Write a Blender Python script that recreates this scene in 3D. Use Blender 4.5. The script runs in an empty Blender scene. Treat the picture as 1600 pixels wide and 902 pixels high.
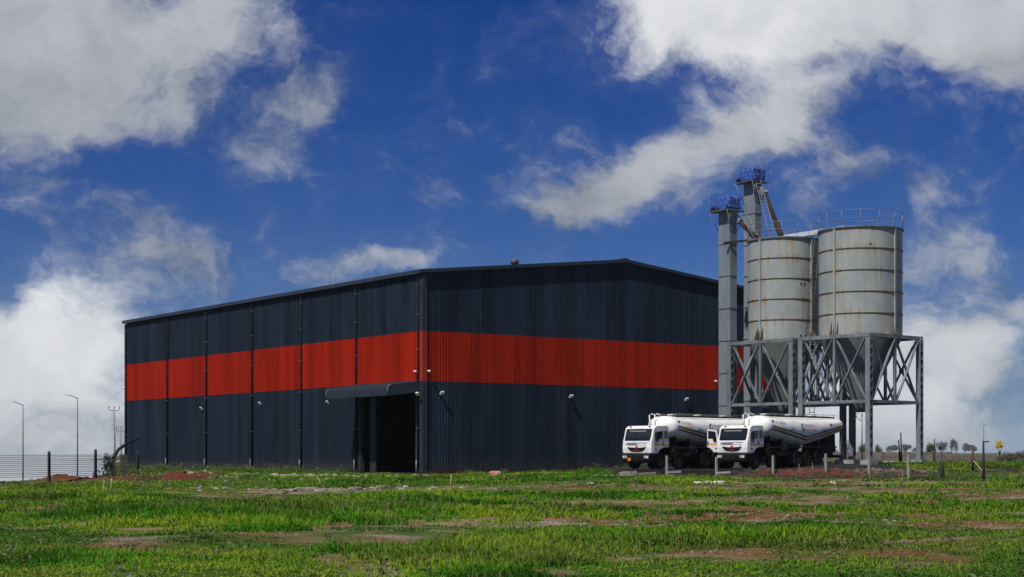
import bpy, bmesh, math, random
import numpy as np
from mathutils import Vector, Matrix

R = math.radians
random.seed(7)
rng = np.random.default_rng(11)
sc = bpy.context.scene
COL = sc.collection

# ------------------------------------------------------------------ camera
cam = bpy.data.cameras.new('camera')
camo = bpy.data.objects.new('camera', cam)
COL.objects.link(camo)
camo.location = (0, 0, 1.58)
camo.rotation_euler = (R(90), 0, 0)
cam.sensor_width = 36
cam.lens = 56.25
cam.shift_y = 0.16
cam.clip_start = 0.2
cam.clip_end = 12000
sc.camera = camo

# ------------------------------------------------------------------ sun, sky, exposure
SUN_AZ = math.atan2(-0.60, -0.80)      # world direction towards the sun, horizontal part
SUN_EL = R(56)
sun = bpy.data.lights.new('sun', 'SUN')
sun.energy = 4.6
sun.angle = R(0.6)
sun.color = (1.0, 0.95, 0.88)
suno = bpy.data.objects.new('sun', sun)
COL.objects.link(suno)
sd = Vector((math.sin(SUN_AZ) * math.cos(SUN_EL), math.cos(SUN_AZ) * math.cos(SUN_EL), math.sin(SUN_EL)))
suno.rotation_euler = sd.to_track_quat('Z', 'Y').to_euler()
suno.location = (0, 0, 60)
sc.view_settings.view_transform = 'Standard'
sc.view_settings.look = 'None'
sc.view_settings.exposure = 0.0
sc.view_settings.gamma = 1.0
sc.view_settings.use_curve_mapping = False
sc.cycles.max_bounces = 8
sc.cycles.volume_bounces = 1
sc.cycles.use_denoising = True

world = bpy.data.worlds.new('World')
sc.world = world
world.use_nodes = True
wt = world.node_tree
for n in list(wt.nodes):
    wt.nodes.remove(n)


class NT:
    """tiny node-tree writer"""
    def __init__(s, t): s.t = t
    def n(s, kind, **kw):
        nd = s.t.nodes.new(kind)
        for k, v in kw.items(): setattr(nd, k, v)
        return nd
    def put(s, sock, v):
        if v is None: return
        if hasattr(v, 'is_output'): s.t.links.new(v, sock)
        else: sock.default_value = v
    def m(s, op, a, b=None, c=None, clamp=False):
        nd = s.n('ShaderNodeMath', operation=op, use_clamp=clamp)
        s.put(nd.inputs[0], a); s.put(nd.inputs[1], b); s.put(nd.inputs[2], c)
        return nd.outputs[0]
    def vm(s, op, a, b=None):
        nd = s.n('ShaderNodeVectorMath', operation=op)
        s.put(nd.inputs[0], a); s.put(nd.inputs[1], b)
        return nd.outputs[0]
    def noise(s, vec, scale, detail=4, rough=.5, dist=0., lac=2.0):
        nd = s.n('ShaderNodeTexNoise')
        s.put(nd.inputs['Vector'], vec)
        nd.inputs['Scale'].default_value = scale
        nd.inputs['Detail'].default_value = detail
        nd.inputs['Roughness'].default_value = rough
        nd.inputs['Distortion'].default_value = dist
        nd.inputs['Lacunarity'].default_value = lac
        return nd
    def mr(s, v, a, b, c=0., d=1., smooth=True):
        nd = s.n('ShaderNodeMapRange', interpolation_type='SMOOTHSTEP' if smooth else 'LINEAR')
        s.put(nd.inputs[0], v)
        for i, q in enumerate((a, b, c, d)): s.put(nd.inputs[i + 1], q)
        return nd.outputs[0]
    def mix(s, f, a, b, blend='MIX'):
        nd = s.n('ShaderNodeMix', data_type='RGBA', blend_type=blend)
        s.put(nd.inputs[0], f); s.put(nd.inputs[6], a); s.put(nd.inputs[7], b)
        return nd.outputs[2]


w = NT(wt)
tc = w.n('ShaderNodeTexCoord')
dirv = tc.outputs['Generated']
sep = w.n('ShaderNodeSeparateXYZ'); w.put(sep.inputs[0], dirv)
U = w.m('ARCTAN2', sep.outputs[0], sep.outputs[1])          # azimuth from the view axis
V = w.m('ARCSINE', sep.outputs[2])                           # elevation
# base sky
sky = w.n('ShaderNodeTexSky', sky_type='NISHITA')
sky.sun_disc = False
sky.sun_elevation = SUN_EL
sky.sun_rotation = SUN_AZ
sky.altitude = 0
sky.air_density = 1.0
sky.dust_density = 0.3
sky.ozone_density = 4.0
SKY_K = 0.045
hsv = w.n('ShaderNodeHueSaturation'); w.put(hsv.inputs['Color'], sky.outputs[0])
hsv.inputs['Hue'].default_value = 0.510
hsv.inputs['Saturation'].default_value = 1.10
hsv.inputs['Value'].default_value = 1.0
# cumulus: noise over the whole sky, thickened where the photograph has its banks
cb = w.n('ShaderNodeCombineXYZ')
w.put(cb.inputs[0], U); w.put(cb.inputs[1], w.m('MULTIPLY', V, 1.25)); w.put(cb.inputs[2], 0.37)
P0 = cb.outputs[0]
warp = w.noise(P0, 7.0, 5, .62)
wv = w.vm('SUBTRACT', warp.outputs['Color'], (.5, .5, .5))
ws = w.n('ShaderNodeVectorMath', operation='SCALE'); w.put(ws.inputs[0], wv); ws.inputs['Scale'].default_value = .085
P1 = w.vm('ADD', P0, ws.outputs[0])
f1 = w.noise(P1, 15.0, 9, .62, .25)
P2 = w.vm('ADD', P1, (-.016, .022, 0))                        # a little towards the sun
f2 = w.noise(P2, 15.0, 4, .58, .25)
lowf = w.noise(P0, 3.1, 2, .5)
sp1 = w.n('ShaderNodeSeparateXYZ'); w.put(sp1.inputs[0], P1)
WU, WV = sp1.outputs[0], w.m('DIVIDE', sp1.outputs[1], 1.25)
# (azimuth, elevation, half widths, tilt, weight, brightness) of the cloud banks
def bank(px, py, rx, ry, tilt, wt_, br): return ((px - 800) / 2500, (707 - py) / 2500, rx / 2500, ry / 2500, tilt, wt_, br)
BANKS = [bank(*q) for q in (
    (50, 80, 175, 105, -.1, 1.30, .44), (190, 115, 110, 55, .3, .50, .40), (350, 55, 80, 38, .5, .90, .45), (330, 90, 70, 30, .6, .35, .35), (90, 185, 130, 34, 0., .55, .08),
    (480, 165, 75, 60, -.3, .58, .20), (410, 225, 70, 42, 0., .52, .12), (320, 170, 70, 45, .3, .40, .2),
    (235, 335, 45, 34, 0., .44, .16), (260, 415, 95, 52, 0., .52, .20), (330, 440, 60, 40, 0, .25, .1), (110, 290, 60, 14, 0, .15, 0),
    (120, 530, 110, 55, 0., 1.0, 1.0), (40, 600, 150, 60, 0., .80, .78), (90, 690, 170, 55, 0., .80, .55), (20, 540, 50, 40, 0, .3, .4),
    (560, 425, 100, 28, .2, .62, .42), (640, 400, 40, 16, .3, .3, .3),
    (1110, 35, 130, 60, 0., 1.25, .95), (1280, 25, 140, 60, 0., 1.15, .88), (1440, 40, 170, 58, -.05, 1.2, .62), (1570, 60, 110, 60, 0., .85, .34), (1420, 100, 130, 24, -.1, .12, .25), (1530, 125, 80, 25, 0, .3, .15),
    (1190, 200, 110, 44, .35, .88, .58), (1040, 252, 125, 48, .45, .95, .42), (930, 305, 75, 36, .5, .70, .24), (870, 320, 55, 28, .5, .50, .15), (1190, 240, 60, 22, 0., .25, .2),
    (1060, 310, 60, 26, 0, .18, .1), (1330, 275, 90, 40, 0, .32, .14), (1420, 310, 30, 26, 0, .32, .25), (1440, 410, 90, 75, -.5, .52, .28), (1250, 330, 70, 40, 0, .22, .1),
    (1500, 540, 90, 50, 0., .80, .60), (1430, 600, 100, 60, 0., .70, .75), (1570, 480, 60, 40, .3, .40, .3), (1330, 600, 80, 70, 0, .55, .75), (1560, 610, 60, 40, 0, .35, .25), (1240, 660, 120, 40, 0, .6, .8), (1450, 680, 120, 30, 0, .40, .35),
)]
M = None; Bsum = None
for (cu, cv, ru, rv, tl, wt_, br) in BANKS:
    mp_ = w.n('ShaderNodeMapping', vector_type='TEXTURE')
    cw_ = (cu, cv * 1.25, .37)
    w.put(mp_.inputs[0], P1)
    mp_.inputs['Location'].default_value = (cu, cv * 1.25, 0)
    mp_.inputs['Rotation'].default_value = (0, 0, tl)
    mp_.inputs['Scale'].default_value = (ru, rv * 1.25, 1e6)
    dt = w.n('ShaderNodeVectorMath', operation='DOT_PRODUCT'); w.put(dt.inputs[0], mp_.outputs[0]); w.put(dt.inputs[1], mp_.outputs[0])
    g = w.m('EXPONENT', w.m('MULTIPLY', dt.outputs['Value'], -0.85))
    M = w.m('MULTIPLY_ADD', g, wt_, M if M is not None else 0.)
    Bsum = w.m('MULTIPLY_ADD', g, wt_ * br, Bsum if Bsum is not None else 0.)
bright = w.m('DIVIDE', Bsum, w.m('ADD', M, .02))
# away from the view the same kind of sky goes on: banks from low noise
away = w.mr(w.m('ABSOLUTE', U), .36, .60)
away = w.m('MAXIMUM', away, w.mr(V, .33, .5))
gen = w.mr(lowf.outputs['Fac'], .42, .72, 0., .8)
M = w.m('ADD', w.m('MULTIPLY', M, w.m('SUBTRACT', 1., away)), w.m('MULTIPLY', gen, away))
bright = w.m('ADD', w.m('MULTIPLY', bright, w.m('SUBTRACT', 1., away)), w.m('MULTIPLY', .45, away))
dens = w.m('ADD', w.m('MULTIPLY', M, .95), w.m('MULTIPLY', w.m('SUBTRACT', f1.outputs['Fac'], .5), 2.1))
cov = w.mr(dens, .05, .95)
cov = w.m('POWER', cov, .9)
veil = w.m('MULTIPLY', w.mr(dens, -.25, .55), .10)
cov = w.m('MAXIMUM', cov, veil)
relief = w.m('SUBTRACT', f1.outputs['Fac'], f2.outputs['Fac'])
edge_ = w.mr(dens, .9, .25, 0., 1.)
relief = w.m('MULTIPLY', relief, w.m('ADD', w.m('MULTIPLY', edge_, .60), .22))
lit = w.m('ADD', w.m('MULTIPLY', relief, 2.3), w.m('ADD', w.m('MULTIPLY', bright, .90), .08), clamp=True)
ccol = w.mix(lit, (.13, .165, .225, 1), (.80, .81, .82, 1))
tinted = w.vm('MULTIPLY', hsv.outputs[0], (.10, .44, 1.08))      # deep polarised blue of the photograph
skyc = w.n('ShaderNodeVectorMath', operation='SCALE'); w.put(skyc.inputs[0], tinted); skyc.inputs['Scale'].default_value = SKY_K
low = w.m('MULTIPLY', w.m('EXPONENT', w.m('MULTIPLY', w.m('MAXIMUM', V, 0.), -16.)), .78)
skyb = w.mix(low, skyc.outputs[0], (.34, .42, .54, 1))          # pale air along the horizon
final = w.mix(w.m('MULTIPLY', cov, .96), skyb, ccol)
bg = w.n('ShaderNodeBackground'); w.put(bg.inputs[0], final); bg.inputs[1].default_value = 1.0
world.cycles.sampling_method = 'MANUAL'; world.cycles.sample_map_resolution = 256
wo = w.n('ShaderNodeOutputWorld'); w.put(wo.inputs[0], bg.outputs[0])


# ------------------------------------------------------------------ materials
MATS = {}
def mat(name, c1, c2=None, rough=.6, metal=0., scale=3., stretch=(1, 1, 1), bump=0., bscale=30., rnd=0., spec=.4, lo=.35, hi=.7, detail=5, pos=False, dust=None):
    if name in MATS: return MATS[name]
    m = bpy.data.materials.new(name); m.use_nodes = True
    t = NT(m.node_tree); p = m.node_tree.nodes['Principled BSDF']
    p.inputs['Roughness'].default_value = rough
    p.inputs['Metallic'].default_value = metal
    p.inputs['Specular IOR Level'].default_value = spec
    c1 = (*c1, 1); c2 = (*(c2 or tuple(v * .8 for v in c1[:3])), 1)
    co = t.n('ShaderNodeTexCoord').outputs['Object']
    gp_ = t.n('ShaderNodeNewGeometry').outputs['Position']
    mp = t.n('ShaderNodeMapping'); t.put(mp.inputs[0], gp_ if pos else co); mp.inputs['Scale'].default_value = stretch
    nz = t.noise(mp.outputs[0], scale, detail, .6)
    col = t.mix(t.mr(nz.outputs['Fac'], lo, hi), c1, c2)
    if rnd:
        oi = t.n('ShaderNodeObjectInfo')
        h = t.n('ShaderNodeHueSaturation'); t.put(h.inputs['Color'], col)
        t.put(h.inputs['Value'], t.mr(oi.outputs['Random'], 0, 1, 1 - rnd, 1 + rnd, False))
        col = h.outputs[0]
    if dust:
        sx_ = t.n('ShaderNodeSeparateXYZ'); t.put(sx_.inputs[0], gp_)
        dn = t.noise(gp_, 1.1, 6, .65); ds = t.n('ShaderNodeMapping'); t.put(ds.inputs[0], gp_); ds.inputs['Scale'].default_value = (1, 1, .06)
        st_ = t.noise(ds.outputs[0], 3.2, 5, .65)
        hgt = t.m('ADD', sx_.outputs[2], t.m('MULTIPLY', t.m('SUBTRACT', dn.outputs['Fac'], .5), 3.0))
        sp_ = t.m('MULTIPLY', t.mr(hgt, 1.5, .2), .45)
        sk_ = t.m('MULTIPLY', t.mr(st_.outputs['Fac'], .54, .72), .22)
        col = t.mix(t.m('MAXIMUM', sp_, sk_), col, (*dust, 1))
    t.put(p.inputs['Base Color'], col)
    if bump:
        b = t.n('ShaderNodeBump'); b.inputs['Strength'].default_value = bump; b.inputs['Distance'].default_value = .03
        t.put(b.inputs['Height'], t.noise(co, bscale, 4, .6).outputs['Fac'])
        t.put(p.inputs['Normal'], b.outputs[0])
    MATS[name] = m
    return m


NAVY = mat('navy_sheet', (.020, .032, .052), (.012, .021, .035), .45, 0, .8, (1, 1, .15), rnd=.24, spec=.05, pos=True, dust=(.055, .050, .046))
RED = mat('red_sheet', (.36, .019, .006), (.27, .013, .004), .45, 0, .8, (1, 1, .15), rnd=.14, spec=.04, pos=True, dust=(.20, .055, .035))
TRIM = mat('navy_trim', (.026, .036, .052), (.018, .026, .040), .5, 0, 1, rnd=.05)
TRIMRED = mat('red_trim', (.36, .026, .008), (.30, .02, .007), .4, 0, 1)
DARK = mat('dark_plinth', (.020, .022, .028), (.010, .010, .012), .8, 0, 1.2, bump=.3)
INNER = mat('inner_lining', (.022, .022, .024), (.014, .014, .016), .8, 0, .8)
CONC = mat('concrete', (.36, .35, .31), (.22, .21, .19), .9, 0, 2.5, bump=.4)
CONCW = mat('pale_concrete', (.55, .53, .47), (.34, .32, .27), .9, 0, 3, bump=.4)
PRECAST = mat('precast_concrete', (.17, .14, .12), (.10, .085, .075), .95, 0, 1.5, rnd=.15)
WHITE = mat('white_paint', (.80, .80, .79), (.66, .65, .62), .36, 0, 1.7, spec=.45, pos=True)
TANKW = mat('tank_white', (.80, .80, .79), (.58, .56, .52), .34, 0, 1.6, (.5, 1, 1.6), spec=.45, lo=.46, hi=.80, pos=True)
GLASS = mat('dark_glass', (.008, .011, .014), (.014, .018, .020), .08, 0, 2, spec=.6)
BLACK = mat('black_steel', (.007, .007, .008), (.015, .014, .013), .7, 0, 4, spec=.12)
RUBBER = mat('tyre_rubber', (.014, .013, .012), (.026, .023, .020), .9, 0, 5, bump=.3, spec=.1)
RIM = mat('wheel_rim', (.055, .052, .048), (.10, .08, .06), .55, .3, 6)
STEEL = mat('painted_steel', (.195, .225, .250), (.125, .135, .140), .5, .1, 1.6, (1, 1, .4), rnd=.12)
STEELD = mat('weathered_steel', (.19, .21, .225), (.12, .11, .10), .6, .1, 2.0, (1, 1, .4))
GALV = mat('galvanised', (.21, .22, .235), (.14, .145, .15), .5, .3, 3)
CASING = mat('elevator_casing', (.20, .235, .265), (.15, .175, .20), .5, .05, .9, (1, 1, .3), rnd=.07)
RUSTP = mat('rusty_pipe', (.036, .015, .009), (.018, .011, .009), .85, 0, 3, bump=.3)
TARP = mat('blue_tarp', (.035, .11, .42), (.012, .035, .17), .5, 0, 2.2, bump=.3, bscale=6)
LAMP = mat('lamp_housing', (.62, .64, .66), (.5, .5, .5), .35, 0, 3)
LENS = mat('lamp_lens', (.72, .74, .76), (.6, .62, .65), .15, 0, 3)
INKB = mat('decal_black', (.012, .012, .015), None, .4)
INKR = mat('decal_red', (.42, .03, .03), None, .4)
INKN = mat('decal_navy', (.025, .035, .10), None, .4)
INKG = mat('decal_grey', (.16, .17, .19), None, .4)
GOLD = mat('decal_gold', (.62, .40, .12), (.62, .60, .52), .4, 0, 1.1, lo=.42, hi=.52)
ORANGE = mat('decal_orange', (.70, .34, .08), (.66, .45, .18), .4, 0, 3)
PLATE = mat('number_plate', (.75, .22, .02), None, .4)
SOILR = mat('red_soil', (.13, .036, .020), (.075, .025, .016), .95, 0, 2.0, bump=.6, bscale=5)
STONE = mat('field_stone', (.24, .205, .165), (.12, .10, .08), .9, 0, 4, bump=.5, bscale=8, rnd=.25)
STONEW = mat('pale_stone', (.62, .58, .48), (.42, .38, .30), .9, 0, 4, bump=.5, bscale=8)
BRICKR = mat('red_boulder', (.27, .10, .065), (.40, .28, .22), .9, 0, 4, bump=.6, bscale=7)
WOODD = mat('charred_wood', (.022, .018, .016), (.04, .03, .024), .9, 0, 6)
WOODP = mat('pale_stake', (.38, .32, .20), (.24, .20, .13), .9, 0, 6)
POLE = mat('pole_grey', (.16, .165, .17), (.12, .12, .125), .6, .2, 3)
BARK = mat('bark', (.08, .055, .04), (.04, .03, .024), .9, 0, 8)


def leafmat(name, c1, c2, scale=.9, trans=.35):
    m = bpy.data.materials.new(name); m.use_nodes = True
    t = NT(m.node_tree); p = m.node_tree.nodes['Principled BSDF']
    ge = t.n('ShaderNodeNewGeometry')
    nz = t.noise(ge.outputs['Position'], scale, 3, .6)
    oi = t.n('ShaderNodeObjectInfo')
    col = t.mix(t.mr(nz.outputs['Fac'], .35, .68), (*c1, 1), (*c2, 1))
    h = t.n('ShaderNodeHueSaturation'); t.put(h.inputs['Color'], col)
    t.put(h.inputs['Value'], t.mr(oi.outputs['Random'], 0, 1, .8, 1.2, False))
    t.put(p.inputs['Base Color'], h.outputs[0]); p.inputs['Roughness'].default_value = .6
    tr = t.n('ShaderNodeBsdfTranslucent'); t.put(tr.inputs[0], h.outputs[0])
    mx = t.n('ShaderNodeMixShader'); mx.inputs[0].default_value = trans
    t.put(mx.inputs[1], p.outputs[0]); t.put(mx.inputs[2], tr.outputs[0])
    t.put(m.node_tree.nodes['Material Output'].inputs[0], mx.outputs[0])
    MATS[name] = m
    return m


LEAF = leafmat('leaf_green', (.055, .105, .022), (.10, .15, .035))
LEAFD = leafmat('leaf_dark', (.022, .040, .016), (.035, .055, .022))
LEAFG = leafmat('leaf_grey', (.085, .095, .065), (.12, .125, .085))
LEAFY = leafmat('leaf_yellow', (.75, .50, .03), (.80, .60, .08))


def silomat():
    m = bpy.data.materials.new('silo_paint'); m.use_nodes = True
    t = NT(m.node_tree); p = m.node_tree.nodes['Principled BSDF']
    co = t.n('ShaderNodeTexCoord').outputs['Object']
    mp = t.n('ShaderNodeMapping'); t.put(mp.inputs[0], co); mp.inputs['Scale'].default_value = (1, 1, .10)
    st = t.noise(mp.outputs[0], 2.6, 6, .65)
    bl = t.noise(co, .55, 4, .6)
    sp = t.noise(co, 5.5, 5, .7)
    base = t.mix(t.mr(bl.outputs['Fac'], .3, .7), (.245, .280, .288, 1), (.330, .352, .338, 1))
    f = t.m('MULTIPLY', t.mr(st.outputs['Fac'], .46, .66), t.mr(bl.outputs['Fac'], .30, .54))
    f2 = t.mr(sp.outputs['Fac'], .60, .68)
    # rust runs down from each ring: strongest just under and over the joint
    sx = t.n('ShaderNodeSeparateXYZ'); t.put(sx.inputs[0], co)
    zz = t.m('FRACT', t.m('DIVIDE', t.m('SUBTRACT', sx.outputs[2], 10.26), 1.588))
    edge = t.m('MAXIMUM', t.mr(zz, .62, 1.0), t.m('MULTIPLY', t.mr(zz, .22, .0), .8))
    f = t.m('MULTIPLY', f, t.m('ADD', .40, edge), clamp=True)
    f = t.m('MAXIMUM', t.m('MULTIPLY', f, .85), t.m('MULTIPLY', t.m('MULTIPLY', f2, .8), t.m('ADD', edge, .15)), clamp=True)
    col = t.mix(f, base, (.27, .165, .06, 1))
    t.put(p.inputs['Base Color'], col)
    p.inputs['Roughness'].default_value = .55
    p.inputs['Specular IOR Level'].default_value = .3
    b = t.n('ShaderNodeBump'); b.inputs['Strength'].default_value = .25; b.inputs['Distance'].default_value = .05
    t.put(b.inputs['Height'], bl.outputs['Fac']); t.put(p.inputs['Normal'], b.outputs[0])
    return m


SILO = silomat()


# ------------------------------------------------------------------ mesh helpers
class MB:
    def __init__(s): s.v = []; s.f = []; s.sm = []
    def add(s, vs, fs, smooth=False):
        o = len(s.v); s.v += [tuple(p) for p in vs]
        s.f += [tuple(i + o for i in f) for f in fs]; s.sm += [smooth] * len(fs)
        return s
    def box(s, c, d, rz=0.):
        x, y, z = (q / 2 for q in d); ca, sa = math.cos(rz), math.sin(rz)
        vs = []
        for dx, dy, dz in ((-x, -y, -z), (x, -y, -z), (x, y, -z), (-x, y, -z), (-x, -y, z), (x, -y, z), (x, y, z), (-x, y, z)):
            vs.append((c[0] + dx * ca - dy * sa, c[1] + dx * sa + dy * ca, c[2] + dz))
        return s.add(vs, [(3, 2, 1, 0), (4, 5, 6, 7), (0, 1, 5, 4), (1, 2, 6, 5), (2, 3, 7, 6), (3, 0, 4, 7)])
    def bar(s, p, q, w_, h_, up=(0, 0, 1)):
        p, q = Vector(p), Vector(q); d = (q - p).normalized(); up = Vector(up)
        if abs(d.dot(up)) > .98: up = Vector((1, 0, 0))
        sx = d.cross(up).normalized() * w_ / 2; sy = sx.cross(d).normalized() * h_ / 2
        vs = [p - sx - sy, p + sx - sy, p + sx + sy, p - sx + sy, q - sx - sy, q + sx - sy, q + sx + sy, q - sx + sy]
        return s.add(vs, [(3, 2, 1, 0), (4, 5, 6, 7), (0, 1, 5, 4), (1, 2, 6, 5), (2, 3, 7, 6), (3, 0, 4, 7)])
    def tube(s, pts, r, n=6, closed=False, r2=None):
        pts = [Vector(p) for p in pts]; m = len(pts); vs = []
        for i, p in enumerate(pts):
            a = pts[(i - 1) % m] if (i > 0 or closed) else p
            b = pts[(i + 1) % m] if (i < m - 1 or closed) else p
            d = (b - a).normalized(); up = Vector((0, 0, 1)) if abs(d.z) < .95 else Vector((1, 0, 0))
            sx = d.cross(up).normalized(); sy = sx.cross(d).normalized()
            rr = r if r2 is None else r + (r2 - r) * i / (m - 1)
            for k in range(n):
                a_ = 2 * math.pi * k / n
                vs.append(p + sx * math.cos(a_) * rr + sy * math.sin(a_) * rr)
        fs = []
        for i in range(m if closed else m - 1):
            j = (i + 1) % m
            for k in range(n):
                l = (k + 1) % n
                fs.append((i * n + k, i * n + l, j * n + l, j * n + k))
        if not closed:
            fs += [tuple(range(n))[::-1], tuple((m - 1) * n + k for k in range(n))]
        return s.add(vs, fs, True)
    def ring(s, c, R_, r, n=48, k=5):
        return s.tube([(c[0] + R_ * math.cos(2 * math.pi * i / n), c[1] + R_ * math.sin(2 * math.pi * i / n), c[2]) for i in range(n)], r, k, True)
    def lathe(s, prof, n=24, axis='z', c=(0, 0, 0), smooth=True):
        vs = []; m = len(prof)
        for i in range(n):
            a = 2 * math.pi * i / n
            for (r, h) in prof:
                x, y, z = r * math.cos(a), r * math.sin(a), h
                if axis == 'y': x, y, z = r * math.cos(a), h, -r * math.sin(a)
                if axis == 'x': x, y, z = h, r * math.cos(a), r * math.sin(a)
                vs.append((c[0] + x, c[1] + y, c[2] + z))
        fs = []
        for i in range(n):
            j = (i + 1) % n
            for k in range(m - 1):
                fs.append((i * m + k, j * m + k, j * m + k + 1, i * m + k + 1))
        return s.add(vs, fs, smooth)
    def prism(s, poly, y0, y1, plane='xz'):
        n = len(poly)
        P = (lambda a, b, t: (a, t, b)) if plane == 'xz' else ((lambda a, b, t: (t, a, b)) if plane == 'yz' else (lambda a, b, t: (a, b, t)))
        vs = [P(a, b, y0) for a, b in poly] + [P(a, b, y1) for a, b in poly]
        fs = [tuple(range(n))[::-1], tuple(range(n, 2 * n))] + [(i, (i + 1) % n, n + (i + 1) % n, n + i) for i in range(n)]
        return s.add(vs, fs)
    def mesh(s, name, m=None):
        me = bpy.data.meshes.new(name); me.from_pydata(s.v, [], s.f)
        me.polygons.foreach_set('use_smooth', s.sm)
        bm = bmesh.new(); bm.from_mesh(me); bmesh.ops.recalc_face_normals(bm, faces=bm.faces); bm.to_mesh(me); bm.free()
        if m: me.materials.append(m)
        return me
    def build(s, name, m, parent=None, **kw):
        return link(name, s.mesh(name, m), parent, **kw)


def link(name, me, parent=None, loc=(0, 0, 0), rz=0., **kw):
    o = bpy.data.objects.new(name, me); COL.objects.link(o)
    o.location = loc; o.rotation_euler = (0, 0, rz)
    if parent: o.parent = parent
    for k, v in kw.items(): o[k] = v
    return o


def thing(name, label, cat, loc=(0, 0, 0), rz=0., group=None):
    o = bpy.data.objects.new(name, None); COL.objects.link(o)
    o.location = loc; o.rotation_euler = (0, 0, rz); o.empty_display_size = .5
    o['label'] = label; o['category'] = cat; o['kind'] = 'thing'
    if group: o['group'] = group
    return o


def tag(o, label, cat, group=None):
    o['label'] = label; o['category'] = cat; o['kind'] = 'thing'
    if group: o['group'] = group
    return o


def sstep(a, b, x):
    t = np.clip((np.asarray(x, float) - a) / (b - a), 0, 1)
    return t * t * (3 - 2 * t)


LAT = rng.random((256, 256))
def vnoise(x, y):
    x = np.asarray(x, float); y = np.asarray(y, float)
    xi = np.floor(x).astype(int); yi = np.floor(y).astype(int)
    fx = x - xi; fy = y - yi; fx = fx * fx * (3 - 2 * fx); fy = fy * fy * (3 - 2 * fy)
    g = lambda i, j: LAT[i % 256, j % 256]
    return (g(xi, yi) * (1 - fx) + g(xi + 1, yi) * fx) * (1 - fy) + (g(xi, yi + 1) * (1 - fx) + g(xi + 1, yi + 1) * fx) * fy
def fbm(x, y, o=4):
    s = 0; a = .5; t = 0
    for k in range(o):
        s = s + a * vnoise(x * 2 ** k + 17.3 * k, y * 2 ** k + 5.1 * k); t += a; a *= .5
    return s / t


# ------------------------------------------------------------------ lay of the land
CX, CY = -6.561, 118.0                 # near corner of the warehouse
PHI = R(35.598)
AX = (math.cos(PHI), math.sin(PHI)); BX = (-AX[1], AX[0])
BW, BL = 38.5, 56.8                    # gable width, length
def bw(x, y): return (CX + AX[0] * x + BX[0] * y, CY + AX[1] * x + BX[1] * y)
def bl_np(X, Y):
    dx, dy = X - CX, Y - CY
    return dx * AX[0] + dy * AX[1], dx * BX[0] + dy * BX[1]
FPHI = R(40.8)
FX = (math.cos(FPHI), math.sin(FPHI)); FY = (-FX[1], FX[0])
FBX, FBY = 25.891, 116.0
def fw(u, v): return (FBX + FX[0] * u + FY[0] * v, FBY + FX[1] * u + FY[1] * v)


def seg_d(X, Y, x0, y0, x1, y1):
    dx, dy = x1 - x0, y1 - y0; L2 = dx * dx + dy * dy
    t = np.clip(((X - x0) * dx + (Y - y0) * dy) / L2, 0, 1)
    return np.hypot(X - x0 - t * dx, Y - y0 - t * dy)


PUD = (-3.05, 34.2, 1.15, 1.05)
def land(X, Y):
    """height of the ground"""
    X = np.asarray(X, float); Y = np.asarray(Y, float)
    near = 1 - sstep(130, 260, Y)
    h = (fbm(X / 7, Y / 9) - .5) * .34 + (fbm(X / 2.1 + 40, Y / 2.3) - .5) * .14
    h = h * near * (1 - .6 * sstep(85, 110, Y))
    lx, ly = bl_np(X, Y)
    inb = sstep(-5, -1, lx) * sstep(-5, -1, ly) * (1 - sstep(BW + 1, BW + 5, lx)) * (1 - sstep(BL + 1, BL + 5, ly))
    h = h * (1 - inb) + (-.03) * inb
    # raised hardstanding under the tankers and the silos
    pad = sstep(5.5, 8.5, X + .10 * (Y - 105)) * sstep(100.5, 104.5, Y + (fbm(X / 3, Y * 0) - .5) * 2.5) * sstep(.2, 2.5, -ly)
    pad = np.where(Y > 150, sstep(5.5, 8.5, X) * (1 - .9 * sstep(150, 190, Y)), np.maximum(pad, sstep(BW + 1, BW + 4, lx) * sstep(100.5, 104.5, Y) * sstep(5.5, 8.5, X)))
    hp = .40 + .30 * sstep(17, 24, X) * sstep(108, 116, Y)
    h = h * (1 - .7 * pad) + hp * pad
    # red spoil in front of the second tanker, ridge of red earth at the left
    h = h + .42 * np.exp(-((seg_d(X, Y, 16.5, 102.0, 22.0, 100.5)) / 1.5) ** 2) * (.7 + .6 * vnoise(X, Y))
    h = h + .30 * np.exp(-((seg_d(X, Y, -24.0, 84.0, -18.5, 88.0)) / .8) ** 2) * (.6 + .8 * vnoise(X * 1.3, Y))
    h = h + .30 * np.exp(-((seg_d(X, Y, -18.5, 88.0, -19.5, 103.0)) / .9) ** 2) * (.6 + .8 * vnoise(X * 1.3, Y))
    # puddle hollow
    e = ((X - PUD[0]) / PUD[2]) ** 2 + ((Y - PUD[1]) / PUD[3]) ** 2
    h = h * (1 - .9 * np.exp(-e * .25)) - .10 * np.exp(-e * .7) * 1.0
    # the lake shore at the left
    k = .262 - .0155 * sstep(95, 125, Y)
    q = -k * Y - X
    m = sstep(0, 3.0, q) * sstep(88, 93, Y)
    h = h * (1 - m) - 1.5 * m
    return h


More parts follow.
